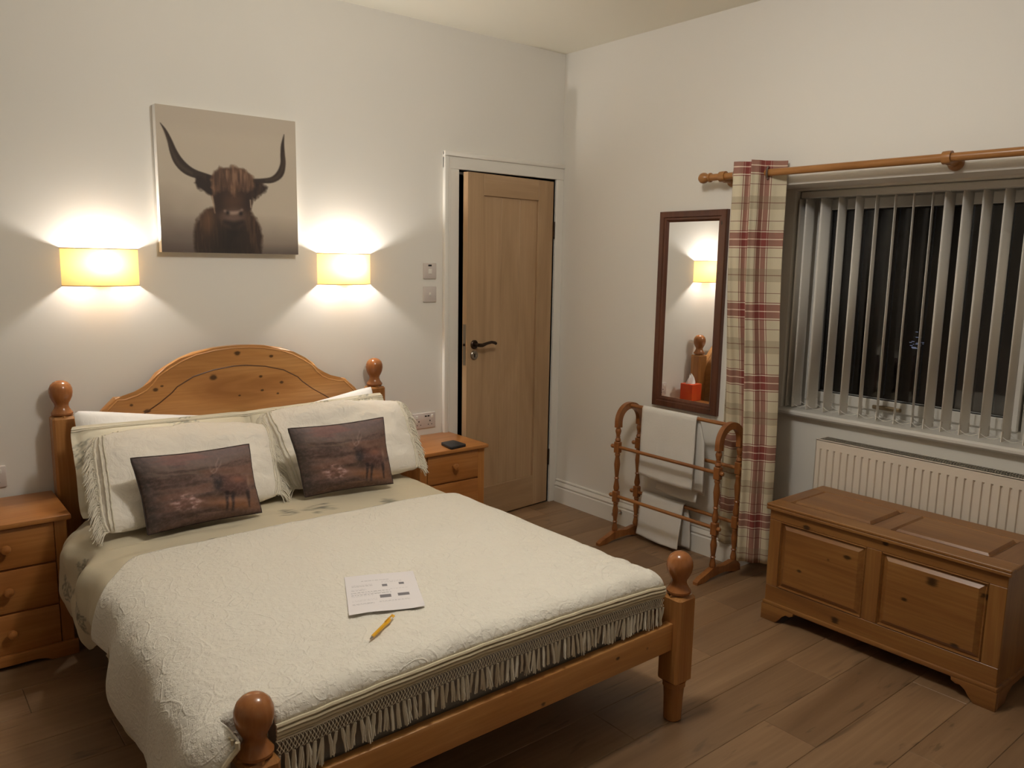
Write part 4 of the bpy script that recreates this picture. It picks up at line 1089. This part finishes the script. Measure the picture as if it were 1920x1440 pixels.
textline(.465, .06, .60, .01, a=.8); textline(.50, .06, .60); textline(.53, .06, .62, .01, a=.8); textline(.565, .06, .36); textline(.44, .6, .85, a=.3)
for v in (.66, .685): textline(v, .06, .42, a=.4)
for v in (.75, .77): textline(v, .06, .36)
for v in (.74, .76): textline(v, .42, .84, a=.45)
for q in ((.50, .58, .30, .365), (.74, .82, .285, .345), (.44, .60, .58, .66), (.69, .85, .575, .65)): bar(*q, (112, 108, 112), .9)
set_vcol(me, P.linear().transpose(1, 0, 2).reshape(-1, 3))
o = solo('paper_sheet', me, vcol_mat('printed_paper', .8), 'white printed paper sheet lying on the cream bedspread', 'paper', (-2.23, -1.71, .56))
md = o.modifiers.new('thick', 'SOLIDIFY'); md.thickness = .0004
A, B = [Vector((x, y, rest_z(x, y)+.010)) for x, y in ((-2.405, -1.952), (-2.288, -1.872))]
pen = thing('pen', 'yellow plastic ballpoint pen lying beside the paper sheet', 'pen', tuple((A+B)/2))
D = B-A; Lp = lambda t: A+D*t
b = MB(); b.tube([Lp(.09), Lp(.12), Lp(.60), Lp(.62), Lp(.80), Lp(.82)], [.0036, .0048, .0052, .0058, .0058, .0048], 12); obj('barrel', b, plain('yellow_plastic', lin(232, 172, 28), .3), pen)
b = MB(); b.tube([Lp(0), Lp(.03), Lp(.09)], [.0008, .002, .0034], 10); obj('tip', b, M_STEEL, pen)
b = MB(); b.tube([Lp(.82), Lp(.90)], [.0044, .0042], 10); obj('clear_band', b, plain('clear_plastic', lin(226, 210, 190), .2), pen)
b = MB(); b.tube([Lp(.90), Lp(1.0)], [.004, .0036], 10); b.tube([Lp(.62)+Vector((0, 0, .008)), Lp(.94)+Vector((0, 0, .0075))], .0016, 6); obj('button_clip', b, bpy.data.materials['yellow_plastic'], pen)

# ------------------------------------------------------------------ towel rack and towels
rack = thing('towel_rack', 'turned pine towel rack with arched ends standing below the mirror', 'towel rack', (-.16, -1.09, 0))
XF, XB = -.243, -.076
def turned(z0, z1):
    k = [(0, .011), (.05, .015), (.1, .0165), (.2, .013), (.3, .010), (.34, .014), (.37, .010), (.5, .0125), (.62, .015), (.7, .0165), (.8, .014), (.9, .011), (.95, .015), (1, .012)]
    return [(r_, z0+t*(z1-z0)) for t, r_ in k]
for yy in (-.765, -1.418):
    b = MB(); outl = [(-.372, .0), (-.372, .014), (-.345, .030), (-.30, .040), (-.262, .058), (-.22, .062), (-.16, .050), (-.10, .062), (-.058, .058), (-.044, .040), (-.032, .028), (-.03, 0), (-.075, 0), (-.11, .014), (-.16, .02), (-.22, .018), (-.28, .014), (-.31, 0)]
    b.prism(outl, 'y', yy-.014, yy+.014, .002); obj('sled_foot', b, M_RACK, rack)
    for xx in (XF, XB):
        b = MB()
        b.lathe((xx, yy, 0), turned(.055, .222), 14); b.box(xx-.0165, xx+.0165, yy-.0165, yy+.0165, .222, .285, .004)
        b.lathe((xx, yy, 0), turned(.285, .498), 14); b.box(xx-.0165, xx+.0165, yy-.0165, yy+.0165, .498, .56, .004)
        b.lathe((xx, yy, 0), turned(.56, .645), 14); obj('leg', b, M_RACK, rack)
    b = MB(); cxx = (XF+XB)/2; R = (XB-XF)/2; ring = []
    for k in range(19):
        a = PI-PI*k/18
        if k == 0: ring.append([(R+.017, -.03), (R-.017, -.03), a])
        ring.append([(R+.017, 0), (R-.017, 0), a])
        if k == 18: ring.append([(R+.017, -.03), (R-.017, -.03), a])
    prevv = None
    for (r0, d0), (r1, d1), a in ring:
        cur = [b.bm.verts.new((cxx+rr*math.cos(a), y_, .668+rr*math.sin(a)+d0)) for rr, y_ in ((r0, yy-.013), (r0, yy+.013), (r1, yy+.013), (r1, yy-.013))]
        if prevv:
            for q in range(4): b.bm.faces.new((prevv[q], prevv[(q+1) % 4], cur[(q+1) % 4], cur[q]))
        else: b.bm.faces.new(cur)
        prevv = cur
    b.bm.faces.new(prevv[::-1]); obj('arch', b, M_RACK, rack)
for xx, zz in ((XF, .530), (XF, .256), (XB, .527), (XB, .250)):
    b = MB(); b.lathe((xx, -.718, zz), [(.0, 0), (.008, -.001), (.0115, -.006), (.0115, -.016), (.0075, -.022), (.0095, -.03), (.0095, -.705), (.0075, -.712), (.0115, -.718), (.0115, -.728), (.008, -.733), (.0, -.734)], 12, 'y'); obj('rail', b, M_RACKY, rack)
b = MB(); b.lathe(((XF+XB)/2, -.765, .752), [(.010, 0), (.010, -.653)], 12, 'y'); obj('top_rail', b, M_RACKY, rack)
def towel(name, label, xr, zr_, y0, y1, zf, zb, sf, sb, seed, y0b=None, y1b=None, dip=.012):
    b = MB(); n, m = 30, 46; rr = .0145
    lf, lb = zr_-zf, zr_-zb; tot = lf+lb+PI*rr
    def fn(u, v):
        s = v*tot
        if s < lf: x, z, k, side = xr-rr, zf+s, (lf-s)/lf, 0
        elif s < lf+PI*rr:
            a = (s-lf)/rr; x, z, k, side = xr-rr*math.cos(a), zr_+rr*math.sin(a), 0, .5
        else: x, z, k, side = xr+rr, zr_-(s-lf-PI*rr), (s-lf-PI*rr)/lb, 1
        if side == 0: x -= sf*k; ya, yb = y0, y1; z -= dip*k*math.sin(u*2.4)
        else: x += sb*k; ya, yb = (y0 if y0b is None else y0+(y0b-y0)*min(1, k*3)), (y1 if y1b is None else y1+(y1b-y1)*min(1, k*3))
        w_ = .006*fbm((u*3, v*6, seed), 1.0)*k
        return (x+w_*(1 if side == 0 else .2), ya+(yb-ya)*u+.004*nz((v*5, seed, 1))*k, z)
    b.grid(fn, n, m)
    o = solo(name, b, M_TOWEL, label, 'towel', (xr, (y0+y1)/2, zr_), ang=180)
    md = o.modifiers.new('thick', 'SOLIDIFY'); md.thickness = .007; md.offset = -.6
XT = (XF+XB)/2
towel('bath_towel', 'white towel folded over the top rail of the towel rack', XT, .752, -.868, -1.222, .395, .372, .010, .012, 1, -.90, -1.258)
towel('hand_towel', 'off-white towel hanging from the middle rear rail behind the top towel', XB, .527, -.935, -1.205, .315, .33, .03, .012, 2)
towel('hand_towel', 'white towel hanging from the lowest rear rail near the floor', XB, .250, -.82, -1.105, .035, .02, .035, .012, 3, -.87, -1.125)

# ------------------------------------------------------------------ pine chest
chest = thing('blanket_chest', 'panelled pine blanket chest with bracket feet in front of the radiator', 'chest', CH)
cy0, cy1, cxf, cxb = -1.818, -2.734, -.408, .018
b = MB(); b.box(cxf+.012, cxb, cy0-.002, cy1+.002, .075, .49); obj('carcass', b, M_CH_Z, chest)
b = MB(); b.box(cxf-.002, cxf+.014, cy0, cy1, .446, .489, .002); obj('top_rail', b, M_CH_Y, chest)
b = MB(); b.box(cxf-.002, cxf+.014, cy0, cy1, .078, .154, .002); obj('bottom_rail', b, M_CH_Y, chest)
for ya, yb in ((cy0, -1.872), (-2.243, -2.303), (-2.677, cy1)):
    b = MB(); b.box(cxf-.002, cxf+.014, ya, yb, .154, .446, .002); obj('stile', b, M_CH_Z, chest)
for ya, yb in ((-1.872, -2.243), (-2.303, -2.677)):
    b = MB(); b.ring(yb, ya, .154, .446, [(0, -.002), (.004, .004), (.009, -.006), (.012, -.006), (.028, .0065), (.030, .0065)], 'x', cxf, -1)
    L = b.ring(yb, ya, .154, .446, [(.030, .0065), (.031, .0065)], 'x', cxf, -1); b.bm.faces.new(L[1])
    obj('front_panel', b, M_CH_Y, chest, ang=20)
b = MB(); b.box(cxf-.010, cxb+.002, cy0+.006, cy1-.006, .066, .084, .004, 2); obj('base_moulding', b, M_CH_Y, chest)
def bracket(y_a, sgn):
    out_ = [(y_a, 0), (y_a, .068), (y_a-sgn*.152, .068), (y_a-sgn*.150, .056), (y_a-sgn*.135, .048), (y_a-sgn*.118, .052), (y_a-sgn*.10, .040), (y_a-sgn*.088, .020), (y_a-sgn*.075, .004), (y_a-sgn*.07, 0)]
    b = MB(); b.prism(out_, 'x', cxf-.012, cxf+.012, .002); obj('bracket_foot', b, M_CH_Y, chest)
bracket(cy0+.008, 1); bracket(cy1-.008, -1)
for yy in (cy0+.006, cy1-.006):
    b = MB(); s = -1 if yy > -2.2 else 1
    b.prism([(cxb, 0), (cxb, .068), (cxf+.012, .068), (cxf+.012, 0), (cxf+.08, 0), (cxf+.10, .035), (cxf+.14, .05), (cxb-.14, .05), (cxb-.10, .035), (cxb-.08, 0)], 'y', yy, yy+s*.02, .002); obj('side_foot', b, M_CH_X, chest)
lid = None
ly0, ly1, lxf, lxb, lz0, lz1 = -1.806, -2.746, -.425, .022, .490, .516
b = MB(); b.box(lxf, lxb, ly0, ly1, lz0, lz1-.012, .003); lid = obj('lid', b, M_CH_Y, chest)
b = MB(); b.box(lxf, -.338, ly0, ly1, lz1-.012, lz1, .003); obj('lid_rail', b, M_CH_Y, lid)
b = MB(); b.box(-.066, lxb, ly0, ly1, lz1-.012, lz1, .003); obj('lid_rail', b, M_CH_Y, lid)
for ya, yb in ((ly0, -1.864), (-2.222, -2.294), (-2.652, ly1)):
    b = MB(); b.box(-.338, -.066, ya, yb, lz1-.012, lz1-.0005, .0015); obj('lid_stile', b, M_CH_X, lid)
for ya, yb in ((-1.864, -2.222), (-2.294, -2.652)):
    b = MB(); b.ring(-.338, -.066, yb, ya, [(0, .0), (.004, -.004), (.008, -.008), (.012, -.008), (.020, .004), (.022, .004)], 'z', lz1, 1)
    L = b.ring(-.338, -.066, yb, ya, [(.022, .004), (.023, .004)], 'z', lz1, 1); b.bm.faces.new(L[1]); obj('lid_panel', b, M_CH_Y, lid, ang=20)
